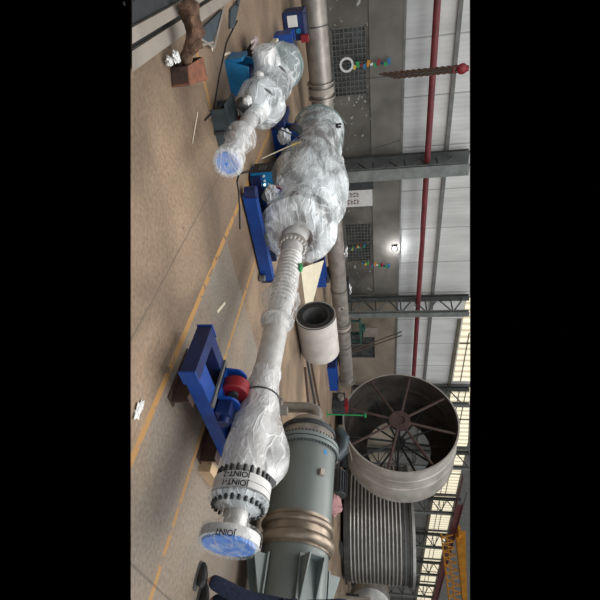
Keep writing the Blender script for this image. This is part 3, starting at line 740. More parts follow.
def strip(a, b, w, lb, m_='paper'):
    a = Vector((*a, .004)); b = Vector((*b, .004)); d = (b - a).normalized(); n_ = Vector((-d.y, d.x, 0)) * w / 2
    single('offcut_strip', MB().prism([a - n_, b - n_, b + n_, a + n_], (0, 0, .006)), M[m_], lb, 'strip', tuple((a + b) / 2), 'pale strips scattered on the floor')
strip((1.35, 4.36), (1.52, 4.26 - .25), .014, 'thin pale strip on open floor right of the rusty box')
strip((3.24, 3.62), (3.14, 3.36), .035, 'short pale wooden strip between the painted lines, above the blue stand')
strip((1.14, 5.68), (1.18, 5.95), .025, 'pale strip on the floor left of the bright blue jack stand')
strip((.93, 5.35), (1.0, 5.26), .04, 'small cream scrap at the tip of the triangular plate')
single('torn_paper', MB().ball((2.52, 1.68, .014), .04, 14, (1, 1.6, .25), .9), M['white'], 'crumpled scrap of white paper on the near floor', 'paper', (2.52, 1.68, 0))
single('foam_block', MB().box((1.62, 8.2, 0), (1.74, 8.9, .1)), M['paper'], 'cream block on the floor beyond the black bag', 'block', (1.7, 8.5, 0))

# far left cluster
t = thing('pallet_jack', 'blue machine with white and red boxes beside the wall pipe, far left', 'machine', (1.8, 10.3, 0)); t.name = 'welding_machine'
make('housing', MB().box((1.45, 10.2, .02), (1.95, 10.8, .42)), M['navy'], t)
make('front_panel', MB().box((1.5, 10.19, .1), (1.7, 10.2, .3)), M['white'], t)
make('dial', MB().cyl((1.78, 10.2, .3), (1.78, 10.17, .3), .05, 16), M['bluel'], t)
make('handle', MB().tube([(1.5, 10.3, .42), (1.5, 10.3, .5), (1.9, 10.3, .5), (1.9, 10.3, .42)], .015, 6), M['dgrey'], t)
make('red_cap', MB().box((1.84, 10.05, .35), (1.97, 10.2, .5)), M['red'], t)
t = thing('jack_stand', 'dark blue upright stand next to the welding machine, behind the small spool', 'stand', (1.75, 9.1, 0))
make('body', MB().box((1.6, 9.0, 0), (2.0, 9.06, .34)).box((1.6, 9.35, 0), (2.0, 9.41, .34)).box((1.6, 9.06, 0), (1.64, 9.35, .3)), M['blue'], t)
make('roller', MB().cyl((1.82, 9.06, .25), (1.82, 9.35, .25), .1, 18), M['dgrey'], t)

# ------------------------------------------------------------------ long steel duct by the wall
t = thing('steel_duct', 'long dull steel pipe lying along the back wall behind the wrapped spools', 'pipe', (7, 11.4, 0))
make('pipe', MB().lathe((-4, 11.35, .54), (1, 0, 0), [(0, .27), (18.6, .27)], 40), M['duct'], t)
for x in (1.1, 1.9, 5.6, 9.6, 12.4): make('weld_seam', MB().ring((x, 11.35, .54), (1, 0, 0), .275, .286, .02), M['dgrey'], t)
for x in (3.2, 11.3):
    make('clamp_band', MB().ring((x, 11.35, .54), (1, 0, 0), .28, .31, .14), M['platel'], t)
    make('flange', MB().ring((x - .12, 11.35, .54), (1, 0, 0), .28, .33, .04), M['duct'], t)
    make('flange', MB().ring((x + .22, 11.35, .54), (1, 0, 0), .28, .33, .04), M['duct'], t)
make('flange', MB().ring((14.5, 11.35, .54), (1, 0, 0), .2, .36, .06), M['duct'], t)
nz_ = MB().ring((10.3, 11.13, .58), (0, -1, 0), .06, .11, .08, 24); make('nozzle', nz_, M['platel'], t)
for i, x in enumerate((.2, 4.6, 9.0, 13.2)):
    s_ = thing('saddle_support', ['dark saddle support under the far left end of the wall pipe', 'dark saddle support under the wall pipe behind the big wrapped body', 'dark saddle support under the wall pipe behind the steel roll', 'dark saddle support under the right end of the wall pipe'][i], 'support', (x, 11.4, 0), 'saddles under the wall pipe')
    make('saddle', MB().box((x - .15, 11.1, .17), (x + .15, 11.6, .27)), M['dgrey'], s_)
    make('foot', MB().box((x - .15, 11.1, 0), (x + .15, 11.2, .17)), M['dgrey'], s_)
    make('foot', MB().box((x - .15, 11.5, 0), (x + .15, 11.6, .17)), M['dgrey'], s_)
for i, (x, y, w_, lb) in enumerate(((8.0, 10.3, .9, 'blue steel crate in front of the wall pipe, behind the wrapped neck'), (12.9, 10.3, 1.3, 'long blue steel frame in front of the right end of the wall pipe'))):
    s_ = thing('steel_crate', lb, 'crate', (x, y, 0))
    make('side', MB().box((x - w_ / 2, y - .25, 0), (x + w_ / 2, y - .2, .3)), M['blue'], s_)
    make('side', MB().box((x - w_ / 2, y + .2, 0), (x + w_ / 2, y + .25, .3)), M['blue'], s_)
    make('end', MB().box((x - w_ / 2, y - .2, 0), (x - w_ / 2 + .05, y + .2, .3)), M['navy'], s_)
    make('end', MB().box((x + w_ / 2 - .05, y - .2, 0), (x + w_ / 2, y + .2, .3)), M['navy'], s_)
    make('bottom', MB().box((x - w_ / 2, y - .2, 0), (x + w_ / 2, y + .2, .03)), M['navy'], s_)
mb = MB().prism([(6.95, 7.9, .0), (7.35, 7.75, .0), (7.0, 8.6, .62)], (.02, .02, .0))
single('white_board', MB().prism([(6.3, 8.2, .0), (7.9, 8.0, .0), (6.9, 9.3, .42)], (.0, .02, -.0)), M['paper'], 'white triangular board leaning behind the steel roll', 'board', (7, 8.2, 0))

# steel roll
t = thing('steel_roll', 'short thick-walled roll with a dark open end and pale outer skin', 'roll', (7.1, 6.85, 0))
rx, ry, rz = 6.55, 6.87, .44
make('outer_skin', MB().lathe((rx, ry, rz), (1, 0, 0), [(0, .415), (0, .44), (1.15, .44), (1.15, .2)], 56, (0, 0)), M['rollskin'], t)
lay = MB()
for q, (r0, r1, off) in enumerate(((.37, .415, .0), (.33, .365, .02), (.285, .325, .01))): lay.ring((rx + off, ry, rz), (1, 0, 0), r0, r1, 1.1 - off, 56)
make('inner_layer', lay, M['dgrey'], t)
make('core', MB().ring((rx + .03, ry, rz), (1, 0, 0), .275, .285, 1.05, 48), M['mid'], t)
make('end_plate', MB().cyl((rx + .9, ry, rz), (rx + .93, ry, rz), .28, 40), M['rust'], t)
make('band', MB().ring((rx + .0, ry, rz), (1, 0, 0), .44, .447, .025, 56), M['dgrey'], t)

# rails on the floor
for (a, b, r, lb) in (((7.95, 7.1), (10.95, 7.15), .035, 'long dark steel rail on the floor right of the steel roll'),
                      ((8.2, 6.75), (10.2, 6.1), .03, 'short dark steel rail on the floor near the vessel elbow'),
                      ((8.8, 7.5), (11.3, 7.65), .03, 'thin steel rail lying parallel behind the long dark rail')):
    mb = MB(); a = Vector((*a, 0)); b = Vector((*b, 0)); d = (b - a).normalized(); n_ = Vector((-d.y, d.x, 0)) * r
    mb.prism([a - n_, b - n_, b + n_, a + n_], (0, 0, .05))
    single('steel_rail', mb, M['rust' if r < .032 else 'dgrey'], lb, 'rail', tuple((a + b) / 2))

# ------------------------------------------------------------------ grey pressure vessel
VX, VZ, VR = 6.2, .62, .45
V = thing('pressure_vessel', 'large grey-green pressure vessel lying on its side with a bellows ring and brackets', 'vessel', (VX, 2.2, 0))
Y1 = (0, 1, 0)
make('shell', MB().lathe((VX, 0, VZ), Y1, [(-.4, VR - .01), (2.1, VR - .01)], 72, (1, 1)), M['vessel'], V)
make('shell', MB().lathe((VX, 0, VZ), Y1, [(2.35, VR), (3.42, VR)], 72, (1, 1)), M['vessel'], V)
pf = []
for (c, ar) in ((2.10, .065), (2.31, .045)):
    for k in range(9):
        a = -PI / 2 + PI * k / 8; pf.append((c + ar * 1.1 * math.sin(a), VR + ar * math.cos(a)))
pf = [(2.0, VR + .004)] + pf + [(2.40, VR + .006)]
make('expansion_bellows', MB().lathe((VX, 0, VZ), Y1, pf, 72, (0, 0)), M['bellow'], V)
make('shell_flange', MB().lathe((VX, 0, VZ), Y1, [(3.4, VR), (3.4, VR + .05), (3.45, VR + .05), (3.45, VR - .02), (3.47, VR - .02), (3.47, VR + .05), (3.52, VR + .05), (3.52, VR - .05)], 72, (0, 0)), M['vess2'], V)
bo = MB()
for q in range(56):
    an = 2 * PI * q / 56; x = VX + (VR + .03) * math.cos(an); z = VZ + (VR + .03) * math.sin(an); bo.cyl((x, 3.37, z), (x, 3.56, z), .011, 6)
make('bolt_ring', bo, M['dgrey'], V)
make('dished_head', MB().lathe((VX, 0, VZ), Y1, [(3.5, VR - .02), (3.7, VR - .03), (3.85, VR - .09), (3.95, VR - .18), (4.02, VR - .3), (4.04, .01)], 56, (0, 0)), M['steel'], V)
make('weld_seam', MB().ring((VX, 3.7, VZ), Y1, VR - .035, VR - .012, .07), M['dgrey'], V)
# elbow nozzle: out of the head, turning down-left toward the camera side
el = [(VX, 3.9, VZ + .12), (VX, 4.12, VZ + .12), (VX, 4.2, VZ + .09), (VX, 4.24, VZ), (VX, 4.25, VZ - .1), (VX, 4.25, .10)]
make('elbow_nozzle', MB().tube(el, .09, 28), M['steel'], V)
d_ = (Vector(el[-1]) - Vector(el[-2])).normalized()
make('nozzle_flange', MB().lathe(Vector(el[-1]) - d_ * .02, d_, [(-.04, .088), (-.02, .15), (.03, .15), (.03, .05)], 32, (0, 1)), M['steel'], V)
# lifting bosses & paint mark
def on_shell(ph, y, r): return Vector((VX - r * math.sin(ph), y, VZ + r * math.cos(ph)))
bs = MB(); c0 = on_shell(.85, 2.95, VR); n0 = (c0 - Vector((VX, 2.95, VZ))).normalized()
bs.rbox(c0 + n0 * .02, (.07, .09, .07), 0, 0, -.85 + PI / 2)
make('boss', bs, M['platel'], V)
st = []
for k in range(10):
    a = 2 * PI * k / 10 + .3; rr = .055 if k % 2 == 0 else .028
    ph = .72 + math.sin(a) * rr / VR; st.append(on_shell(ph, 3.29 + math.cos(a) * rr, VR + .004))
me_ = MB().add(st + [on_shell(.72, 3.29, VR + .005)], [(i, (i + 1) % 10, 10) for i in range(10)])
make('blue_paint_mark', me_, M['bluel'], V)
# support brackets
for ph in (.95, 2.45, -.62):
    n0 = Vector((-math.sin(ph), 0, math.cos(ph))); tg = Vector((-math.cos(ph), 0, -math.sin(ph)))
    o_ = Vector((VX, 0, VZ)) + n0 * (VR - .01)
    def pt(y, t__, n__): return o_ + Vector((0, y, 0)) + tg * t__ + n0 * n__
    pad = MB().prism([pt(1.88, -.15, 0), pt(1.36, -.15, 0), pt(1.36, .15, 0), pt(1.88, .15, 0)], n0 * .02)
    bk = make('bracket', pad, M['vess2'], V)
    gs = MB()
    for tt in (-.11, .09):
        gs.prism([pt(1.84, tt, 0), pt(1.36, tt, 0), pt(1.40, tt, .04), pt(1.84, tt, .19)], tg * .018)
    make('gusset', gs, M['vess2'], bk)
    make('foot_plate', MB().prism([pt(1.84, -.11, 0), pt(1.84, .11, 0), pt(1.84, .11, .19), pt(1.84, -.11, .19)], (0, .02, 0)), M['vess2'], bk)
for i, y in enumerate((2.85, .9)):
    s_ = thing('vessel_cradle', ['dark steel cradle under the domed end of the grey vessel', 'dark steel cradle under the bracketed end of the grey vessel'][i], 'cradle', (VX, y, 0))
    make('base', MB().box((VX - .5, y - .1, 0), (VX + .5, y + .1, .1)), M['dgrey'], s_)
    make('chock', MB().prism([(VX - .45, y - .1, .1), (VX - .2, y - .1, .1), (VX - .3, y - .1, .29)], (0, .2, 0)), M['dgrey'], s_)
    make('chock', MB().prism([(VX + .45, y - .1, .1), (VX + .2, y - .1, .1), (VX + .3, y - .1, .29)], (0, .2, 0)), M['dgrey'], s_)
t = thing('hose_reel', 'dark round hose bundle on the floor by the vessel elbow', 'hose', (5.4, 3.6, 0))
make('coil', MB().lathe((5.45, 3.75, 0), (0, 0, 1), [(0, .1), (0, .2), (.04, .23), (.1, .23), (.15, .2), (.15, .1), (0, .1)], 36, (0, 0)), M['black'], t)

# machinery behind the vessel
t = thing('electric_motor', 'dark ribbed electric motor standing behind the grey vessel', 'motor', (14.0, 6.6, 0))
mx, my = 14.1, 6.8
make('base', MB().box((mx - .3, my - .5, 0), (mx + .3, my + .5, .12)), M['dgrey'], t)
mb = MB().lathe((mx, my - .45, .42), (0, 1, 0), [(0, .1), (0, .26), (.8, .26), (.8, .1)], 32)
for q in range(20):
    an = 2 * PI * q / 20; mb.rbox((mx + .28 * math.cos(an), my - .05, .42 + .28 * math.sin(an)), (.06, .7, .015), 0, 0, -an)
make('motor_body', mb, M['dgrey'], t)
make('shaft', MB().cyl((mx, my - .6, .42), (mx, my - .4, .42), .04, 12), M['steel'], t)
t = thing('valve_machine', 'green-grey bent pump casing behind the grey vessel, left of the dark motor', 'pump', (14.3, 8.1, 0))
make('casing', MB().tube([(14.3, 7.8, .25), (14.3, 8.1, .5), (14.2, 8.5, .55), (14.2, 8.8, .35)], [.22, .24, .2, .16], 18), M['slate'], t)
make('flange', MB().lathe((14.3, 7.7, .2), (0, -1, .5), [(0, .28), (.06, .28), (.06, .1)], 24), M['steel'], t)
make('lever', MB().tube([(14.2, 8.2, .7), (14.1, 7.6, .85)], .025, 6), M['platel'], t)
make('base', MB().box((14.0, 7.6, 0), (14.6, 8.9, .08)), M['dgrey'], t)
t = thing('wire_bundle', 'pinkish cloth sack slumped on the floor behind the grey vessel', 'sack', (13.4, 6.0, 0)); t.name = 'cloth_sack'
make('sack_body', MB().ball((13.4, 5.75, .3), .33, 20, (1, .9, .95), .45), M['pink'], t)
t = thing('red_machine', 'dark machine with red guard standing at the right end of the wall pipe', 'machine', (14.6, 10.4, 0)); t.name = 'pipe_threader'
make('body', MB().box((14.4, 9.9, 0), (14.9, 10.6, .5)), M['dgrey'], t)
make('guard', MB().box((14.38, 9.95, .5), (14.8, 10.3, .62)), M['red'], t)
make('spindle', MB().cyl((14.38, 10.3, .35), (14.2, 10.3, .35), .12, 20), M['steel'], t)
t = thing('green_stand_pipe', 'thin bright green upright post in front of the ring drum', 'post', (13.2, 8.8, 0)); t.name = 'green_post'
make('post', MB().cyl((13.3, 8.85, 0), (13.3, 8.85, 1.35), .025, 12), M['green'], t)
make('cap', MB().cyl((13.3, 8.85, 1.3), (13.3, 8.85, 1.36), .08, 16), M['green'], t)
make('base_plate', MB().box((13.22, 8.77, 0), (13.38, 8.93, .02)), M['green'], t)

# ------------------------------------------------------------------ huge ring drum
DX, DY, DZ, DR = 15.6, 10.25, 2.62, 2.25
D = thing('ring_drum', 'huge pale steel ring drum standing on edge with spoked braces inside', 'drum', (DX + 1.1, DY, .3))
LN = 2.35
prof = [(0, DR - .03), (0, DR + .03), (.08, DR + .03), (.08, DR), (.7, DR), (.72, DR + .025), (.8, DR + .025), (.82, DR), (1.3, DR), (1.32, DR + .05), (1.42, DR + .05), (1.44, DR), (LN - .1, DR), (LN - .1, DR + .05), (LN, DR + .05), (LN, DR - .03)]
make('outer_shell', MB().lathe((DX, DY, DZ), (1, 0, 0), prof, 110, (0, 0)), M['drum'], D)
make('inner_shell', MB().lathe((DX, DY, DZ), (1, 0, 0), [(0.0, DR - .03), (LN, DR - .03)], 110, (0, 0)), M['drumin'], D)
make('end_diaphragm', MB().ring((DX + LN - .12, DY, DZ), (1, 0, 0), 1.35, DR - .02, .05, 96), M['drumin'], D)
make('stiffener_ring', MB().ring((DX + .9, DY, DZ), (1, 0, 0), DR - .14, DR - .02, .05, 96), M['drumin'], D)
for (xx, n_, hr, th, m_, ph) in ((DX + .12, 8, .42, .055, 'spider', .25), (DX + 1.75, 12, .28, .045, 'dgrey', .1)):
    h_ = make('brace_hub', MB().lathe((xx - .06, DY, DZ), (1, 0, 0), [(0, hr * .5), (0, hr), (.15, hr), (.15, hr * .5), (0, hr * .5)], 32, (0, 0)).lathe((xx, DY, DZ), (1, 0, 0), [(0, hr * .9), (.03, hr * .9)], 32), M[m_], D)
    for q in range(n_):
        an = 2 * PI * q / n_ + ph; c, s_ = math.cos(an), math.sin(an)
        mb = MB().tube([(xx, DY + hr * .9 * c, DZ + hr * .9 * s_), (xx, DY + (DR - .03) * c, DZ + (DR - .03) * s_)], th, 6)
        mb.rbox((xx, DY + (DR - .06) * c, DZ + (DR - .06) * s_), (.12, .34, .04), 0, an + PI / 2)
        make('brace_arm', mb, M[m_], D)
for i, y in enumerate((DY - 1.1, DY + 1.1)):
    s_ = thing('drum_roller', ['black roller chock under the right side of the ring drum', 'black roller chock under the left side of the ring drum'][i], 'roller', (DX + 1, y, 0))
    make('frame', MB().box((DX + .3, y - .3, 0), (DX + 1.8, y + .3, .2)), M['dgrey'], s_)
    make('roller', MB().cyl((DX + .4, y, .34), (DX + 1.7, y, .34), .18, 20), M['black'], s_)

# ------------------------------------------------------------------ ribbed vertical vessel
KX, KY, KR = 23.0, 9.2, 2.62
K = thing('coil_vessel', 'squat upright vessel ringed with pale heating coils, behind the ring drum', 'vessel', (KX, KY, 0))
make('shell', MB().lathe((KX, KY, 0), (0, 0, 1), [(.12, KR - .1), (.15, KR), (3.05, KR), (3.05, KR + .06), (3.15, KR + .06), (3.15, KR - .08), (.2, KR - .08)], 96, (1, 0)), M['coil'], K)
for q in range(14):
    z = .46 + q * .168
    make('coil_ring', MB().lathe((KX, KY, z), (0, 0, 1), [(-.045, KR), (-.03, KR + .045), (0, KR + .06), (.03, KR + .045), (.045, KR)], 96, (0, 0)), M['coilr'], K)
make('top_rim', MB().lathe((KX, KY, 3.15), (0, 0, 1), [(0, KR - .1), (0, KR + .1), (.12, KR + .1), (.12, KR - .1), (0, KR - .1)], 96, (0, 0)), M['coilr'], K)
make('weld_band', MB().lathe((KX, KY, 2.83), (0, 0, 1), [(0, KR), (0, KR + .02), (.05, KR + .02), (.05, KR)], 96, (0, 0)), M['mid'], K)
make('skid', MB().box((KX - 2.4, KY - 2.2, 0), (KX + 2.4, KY - 1.9, .12)), M['dgrey'], K)
make('skid', MB().box((KX - 2.4, KY + 1.9, 0), (KX + 2.4, KY + 2.2, .12)), M['dgrey'], K)

# ------------------------------------------------------------------ things on and by the back wall
t = thing('wall_cabinet', 'white wall cabinet with red lettering between two barred windows', 'cabinet', (10.85, 19.7, .4))
make('cabinet_body', MB().box((10.35, 19.55, .42), (11.25, 19.98, 1.72)), M['white'], t)
make('hood', MB().box((9.9, 19.5, .42), (10.33, 19.98, 1.78)), M['dgrey'], t)
rd = MB()
for r_ in range(2):
    for c in range(4):
        x = 10.46 + r_ * .38; z = .52 + c * .15
        rd.box((x, 19.54, z), (x + .26, 19.549, z + .03)).box((x + .03 + .05 * (c % 2), 19.54, z), (x + .07 + .05 * (c % 2), 19.549, z + .11)).box((x + .2, 19.54, z + .03), (x + .24, 19.549, z + .1))
make('red_lettering', rd, M['maroon'], t)
make('leg', MB().box((10.4, 19.6, 0), (10.45, 19.65, .42)), M['dgrey'], t)
make('leg', MB().box((11.15, 19.6, 0), (11.2, 19.65, .42)), M['dgrey'], t)
t.location = (10.85, 19.7, 0)
for ch in t.children: ch.location.z += .4
t = thing('floodlight', 'bright white floodlight glowing on the concrete wall', 'lamp', (14.1, 19.9, 2.9))
make('housing', MB().box((13.95, 19.84, 2.74), (14.25, 19.99, 2.96)), M['dgrey'], t)
make('lens', MB().cyl((14.1, 19.83, 2.84), (14.1, 19.84, 2.84), .09, 20), M['lampw'], t)
pl_ = bpy.data.lights.new('floodlight_beam', 'POINT'); pl_.energy = 60; pl_.shadow_soft_size = .08; plo = bpy.data.objects.new('floodlight_beam', pl_); C.objects.link(plo); plo.location = (14.1, 19.6, 2.84)
cl_ = [('white', (.7, .7, .7)), ('red', 0), ('bluel', 0), ('green', 0), ('yellow', 0), ('black', 0)]
def sling(x, y, z0_, z1, lb, ring=False, lean=0):
    t = thing('lifting_sling', lb, 'sling', (x, y, z0_), 'bright slings hanging by the wall windows')
    n = 12; seq = ['bluel', 'yellow', 'green', 'red', 'bluel', 'orange', 'white', 'green', 'red', 'navy', 'green', 'bluel']
    for q in range(n):
        a = z0_ + (z1 - z0_) * q / n; b = z0_ + (z1 - z0_) * (q + 1) / n; w_ = .05 + .04 * ((q * 7) % 3)
        make('webbing', MB().rbox((x + lean * q / n + .05 * math.sin(q * 2.1), y, (a + b) / 2), (w_ * 1.8, .04, (b - a) * .95), 0, 0, .5 * math.sin(q * 1.7)), M[seq[q]], t)
    make('wall_hook', MB().box((x + lean - .03, y, z1 - .06), (x + lean + .03, YW - .035, z1)), M['dgrey'], t)
    if ring: make('ring', MB().lathe((x - .1, y - .08, z0_ - .1), (0, -1, 0), [(0, .20), (0, .28), (.05, .28), (.05, .20), (0, .20)], 32, (0, 0)), M['white'], t)
    return t
sling(4.9, 19.7, .9, 2.55, 'colourful sling with a white ring hanging in front of the far left window', True)
sling(14.9, 19.7, 1.1, 2.6, 'colourful sling hanging beside the second barred window, under the floodlight', lean=.3)
sling(13.9, 19.7, .5, 1.3, 'short bunch of coloured webbing in front of the second barred window', lean=-.2)
# chain hoist
t = thing('chain_hoist', 'rusty lifting chain hanging from a red hook block at upper left', 'chain hoist', (3.85, 14.0, .7))
hx, hy = 3.85, 14.0
def links(x, z0_, z1, y, r=.035, pitch=.1):
    mb = MB(); z = z0_; k = 0
    while z < z1:
        P = []
        for q in range(8):
            a = 2 * PI * q / 8; dx = r * math.cos(a); dz = (r + .03) * math.sin(a)
            P.append((x + dx * (.9 if k % 2 else .45), y + dx * (.3 if k % 2 else .9), z + dz))
        mb.tube(P + [P[0]], .018, 5); z += pitch * .8; k += 1
    return mb
for q, dx in enumerate((-.08, -.04, .0, .04, .08)): make('chain', links(hx + dx, 2.05 + .1 * q, 4.15, hy + .02 * q), M['chain'], t)
hb = MB().ball((hx, hy, 4.28), .15, 18, (1, .6, 1)); hb.cyl((hx, hy, 4.3), (hx, hy, 4.45), .08, 14)
make('hook_block', hb, M['red'], t)
hk = []
for q in range(10):
    a = PI * 1.5 * q / 9; hk.append((hx + .1 * math.cos(a), hy, 4.12 - .08 * math.sin(a)))
make('hook', MB().tube(hk, .03, 8), M['redp'], t)
make('hand_line', MB().cyl((hx, hy, .75), (hx, hy, 4.1), .012, 6), M['dgrey'], t)
# clutter between duct and wall
bins = [(6.3, 17.5, .9, .35, 'galv'), (7.8, 17.2, .7, .5, 'dgrey'), (12.3, 17.2, .8, .4, 'mid'), (14.4, 16.9, 1.2, .5, 'dgrey')]
lbs = ['low grey bin against the wall left of the white cabinet', 'dark bin between wall pipe and the broad lattice column', 'grey bin in front of the second barred window', 'dark bin right of the second barred window']
for (x, y, w_, h_, m_), lb in zip(bins, lbs):
    s_ = thing('parts_bin', lb, 'bin', (x, y, 0), 'bins between the wall pipe and the wall')
    make('bin_body', MB().prism([(x - w_ / 2, y - .25, 0), (x + w_ / 2, y - .25, 0), (x + w_ / 2 + .06, y - .25, h_), (x - w_ / 2 - .06, y - .25, h_)], (0, .5, 0)), M[m_], s_)
    make('contents', MB().ball((x, y, h_), .2, 14, (1.4, .8, .5), .8), M['filmd'], s_)
t = thing('work_bench', 'dark green workbench with a vice against the wall, right of the second lattice column', 'bench', (19.5, 18.9, 0))
make('bench_top', MB().box((18.2, 18.5, .8), (20.2, 19.3, .9)), M['greend'], t)
for (x, y) in ((18.3, 18.6), (20.0, 18.6), (18.3, 19.2), (20.0, 19.2)): make('leg', MB().box((x, y, 0), (x + .1, y + .1, .8)), M['greend'], t)
make('vice', MB().box((18.9, 18.6, .9), (19.2, 19.0, 1.15)), M['greend'], t)
make('switch_board', MB().box((19.6, 19.3, 1.0), (20.4, 19.4, 1.9)), M['platel'], t)
TA, TB, TC, TD = (19.8, 17.5, .04), (20.45, 19.8, 3.38), (20.1, 17.6, .04), (20.8, 19.8, 3.38)
t = thing('scaffold_tube', 'pair of long thin tubes leaning against the wall past the dark opening', 'tube', (20, 18.5, 0), )
make('tube', MB().cyl(TA, TB, .04, 8), M['web'], t)
make('tube', MB().cyl(TC, TD, .04, 8), M['web'], t)
t.location.z = 0
# right side clutter past the ribbed vessel
def clutter(x, y, w_, h_, m_, lb, cat, top=None):
    t = thing('shop_machine', lb, cat, (x, y, 0))
    make('body', MB().box((x - w_ / 2, y - w_ / 2, 0), (x + w_ / 2, y + w_ / 2, h_ * .6)).box((x - w_ / 3, y - w_ / 3, h_ * .6), (x + w_ / 3, y + w_ / 3, h_)), M[m_], t)
    make('column', MB().cyl((x, y, h_), (x, y, h_ + .6), .08, 12), M['galv'], t)
    if top: make('cap', MB().ball((x, y, h_ + .6), .14, 12), M[top], t)
clutter(26.5, 6.3, 1.0, 1.1, 'dgrey', 'dark machine with a yellow cap at the right edge past the ribbed vessel', 'machine', 'yellow')
clutter(31, 9.0, 1.4, 1.6, 'slate', 'tall blue-grey machine behind the ribbed vessel at the right edge', 'machine', 'white')
clutter(37, 9.5, 1.6, 2.0, 'mid', 'grey machine farthest back at the right edge of the hall', 'machine')
clutter(24.5, 5.2, .7, .8, 'navy', 'small dark blue machine in front of the ribbed vessel foot', 'machine', 'yellow')
t = thing('dish_end', 'pale round vessel head standing at the right edge below the lattice', 'vessel head', (28.5, 7.6, 0))
make('dish', MB().lathe((28.6, 7.0, 1.15), (-.6, -1, 0), [(-.5, 1.1), (0, 1.1), (.15, .9), (.28, .5), (.32, .01)], 48, (1, 0)), M['coilr'], t)
for i, (x, y, h_) in enumerate(((22.0, 5.6, 1.3), (20.3, 5.1, 1.6), (25.5, 5.4, 2.2))):
    single('steel_post', MB().cyl((x, y, 0), (x, y, h_), .05, 10).box((x - .15, y - .15, 0), (x + .15, y + .15, .03)), M['platel'],
           ['pale steel post right of the pink sack', 'pale steel post below the ribbed vessel at the right', 'tall pale steel post at the far right edge'][i], 'post', (x, y, 0))
# orange crane
t = thing('overhead_crane', 'orange overhead travelling crane at the upper right corner', 'crane', (60, 12, 8.5))
cx0 = 46
gd = MB(); yA, yB = 18.0, 8.0
zA = lambda y: min(9.9, top_z(cx0 - .5, y) - .05)
gd.prism([(cx0, yA, 8.95), (cx0, yB, 8.6), (cx0, yB, zA(yB)), (cx0, yA, zA(yA))], (.6, 0, 0))
make('girder', gd, M['orange'], t)
lt = MB()
for q in range(16):
    y = 17.6 - q * .6; lt.tube([(cx0, y, 8.7), (cx0, y - .3, 7.6)], .06, 5); lt.tube([(cx0, y - .3, 7.6), (cx0, y - .6, 8.7)], .06, 5)
lt.tube([(cx0, 17.6, 7.6), (cx0, 8.0, 7.6)], .08, 5); lt.tube([(cx0, 17.6, 8.1), (cx0, 8.0, 8.1)], .06, 5)
make('lattice', lt, M['orange'], t)
make('end_carriage', MB().box((cx0 - .8, 17.3, 9.1), (cx0 + 1.4, 18.2, 9.35)), M['orange'], t)
t.location = (60, 12, 8.5)

# ------------------------------------------------------------------ person walking at the right edge
def skinned(name, verts, edges, radii, m_, parent, root=0, sub=2):
    me = bpy.data.meshes.new(name); o0 = origin(parent)
    me.from_pydata([tuple(Vector(v) - o0) for v in verts], edges, []); o = bpy.data.objects.new(name, me); C.objects.link(o); o.parent = parent
    sk = o.modifiers.new('skin', 'SKIN'); sk.use_smooth_shade = True
    for i, r in enumerate(radii):
        sv = me.skin_vertices[0].data[i]; sv.radius = (r, r) if isinstance(r, (int, float)) else r; sv.use_root = (i == root)
    sb = o.modifiers.new('sub', 'SUBSURF'); sb.levels = sub; sb.render_levels = sub
    me.materials.append(m_); return o
P_ = thing('person', 'person in dark denim and dark shoes striding past at the right edge', 'person', (4.75, .9, 0))
hip = Vector((4.87, 1.03, .95)); rgt = Vector((.75, .66, 0)); fw = Vector((-.66, .75, 0))   # walks toward the left of the picture
def b(f_, r_, z): return Vector((hip.x, hip.y, 0)) + fw * f_ + rgt * r_ + Vector((0, 0, z))
fF = Vector((4.54, 1.20, .09)); fB = Vector((4.72, 1.08, .09)); ff = Vector((.05, 1, 0)).normalized(); fr_ = Vector((1, -.05, 0)).normalized()
kF = b(.22, -.02, .53); kB = b(.05, -.1, .50)
kF = Vector((4.70, 1.10, .47)); kB = Vector((4.86, 1.04, .48))
verts = [b(0, 0, .95), b(0, .0, 1.1), b(.02, 0, 1.28), b(.02, 0, 1.42), b(.03, 0, 1.5), b(.05, 0, 1.6),
         b(.02, .18, 1.42), b(-.08, .22, 1.15), b(-.04, .24, .92), b(.02, -.18, 1.42), b(-.08, -.2, 1.15), b(-.04, -.2, .92),
         b(0, .09, .88), kF, fF + Vector((0, 0, .02)), b(0, -.09, .88), kB, fB + Vector((0, 0, .02))]
edges = [(0, 1), (1, 2), (2, 3), (3, 4), (4, 5), (3, 6), (6, 7), (7, 8), (3, 9), (9, 10), (10, 11), (0, 12), (12, 13), (13, 14), (0, 15), (15, 16), (16, 17)]
skinned('body', verts, edges, [.13, .13, .15, .12, .055, .06, .065, .045, .032, .065, .045, .032, .09, .06, .042, .09, .06, .042], M['skin'], P_)
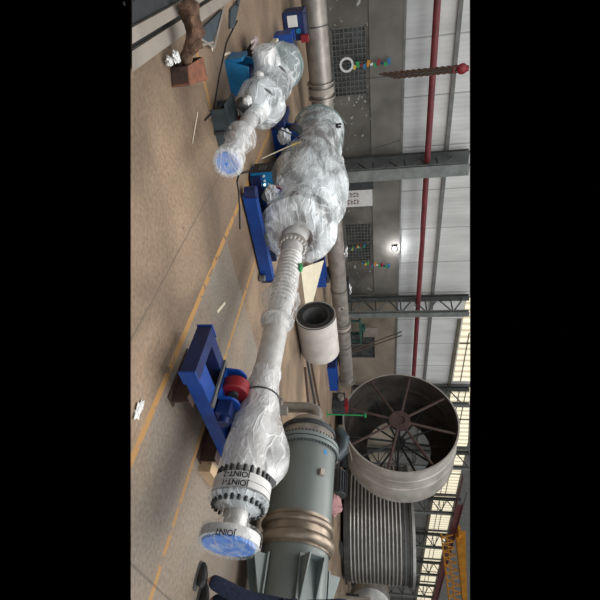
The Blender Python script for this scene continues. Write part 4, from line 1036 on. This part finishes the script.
# trousers over the legs, shirt over the torso
skinned('trousers', [b(0, 0, 1.0), b(0, .09, .87), kF, fF + Vector((0, 0, .03)), b(0, -.09, .87), kB, fB + Vector((0, 0, .03))], [(0, 1), (1, 2), (2, 3), (0, 4), (4, 5), (5, 6)],
        [.155, .11, .082, .066, .11, .082, .066], M['denim'], P_)
skinned('shirt', [b(0, 0, .90), b(0, 0, 1.15), b(.02, 0, 1.3), b(.02, 0, 1.44), b(.02, .19, 1.42), b(-.06, .22, 1.2), b(.02, -.19, 1.42), b(-.06, -.2, 1.2)], [(0, 1), (1, 2), (2, 3), (3, 4), (4, 5), (3, 6), (6, 7)],
        [.175, .175, .18, .14, .085, .07, .085, .07], M['shirt'], P_)
hd = b(.07, 0, 1.66)
make('head', MB().ball(hd, .1, 24, (.95, .95, 1.2)).ball(hd + fw * .105 + Vector((0, 0, -.01)), .018, 10, (1, 1, 1.4)).ball(hd + rgt * .095, .025, 10, (.6, .8, 1.2)).ball(hd - rgt * .095, .025, 10, (.6, .8, 1.2)), M['skin'], P_)
make('hair', MB().ball(hd + Vector((0, 0, .03)) - fw * .02, .108, 24, (.98, .98, 1.05)), M['hair'], P_)
for sgn, hand in ((1, verts[8]), (-1, verts[11])):
    mb = MB().ball(hand + Vector((0, 0, -.05)), .042, 12, (.8, .8, 1.2))
    for q in range(4): mb.tube([hand + fw * (.03 - q * .02) + Vector((0, 0, -.08)), hand + fw * (.035 - q * .02) + Vector((0, 0, -.13)), hand + fw * (.05 - q * .018) + Vector((0, 0, -.165 + .008 * abs(q - 1.5)))], [.011, .01, .008], 8)
    mb.tube([hand + fw * .03 + Vector((0, 0, -.04)), hand + fw * .065 + Vector((0, 0, -.09))], [.012, .009], 8)
    make('hand', mb, M['skin'], P_)
for f_ in (fF, fB):
    mb = MB().tube([f_ + ff * -.07 + Vector((0, 0, -.04)), f_ + ff * -.03 + Vector((0, 0, -.025)), f_ + ff * .035 + Vector((0, 0, -.035)), f_ + ff * .09 + Vector((0, 0, -.05)), f_ + ff * .13 + Vector((0, 0, -.06))], [.035, .052, .048, .04, .022], 14)
    sh = make('shoe', mb, M['black'], P_)
    make('sole', MB().prism([Vector((f_.x, f_.y, 0)) + ff * a + fr_ * c for a, c in ((-.1, -.035), (-.1, .035), (.06, .05), (.12, .035), (.15, 0), (.12, -.035), (.06, -.045))], (0, 0, .022)), M['mid'], sh)
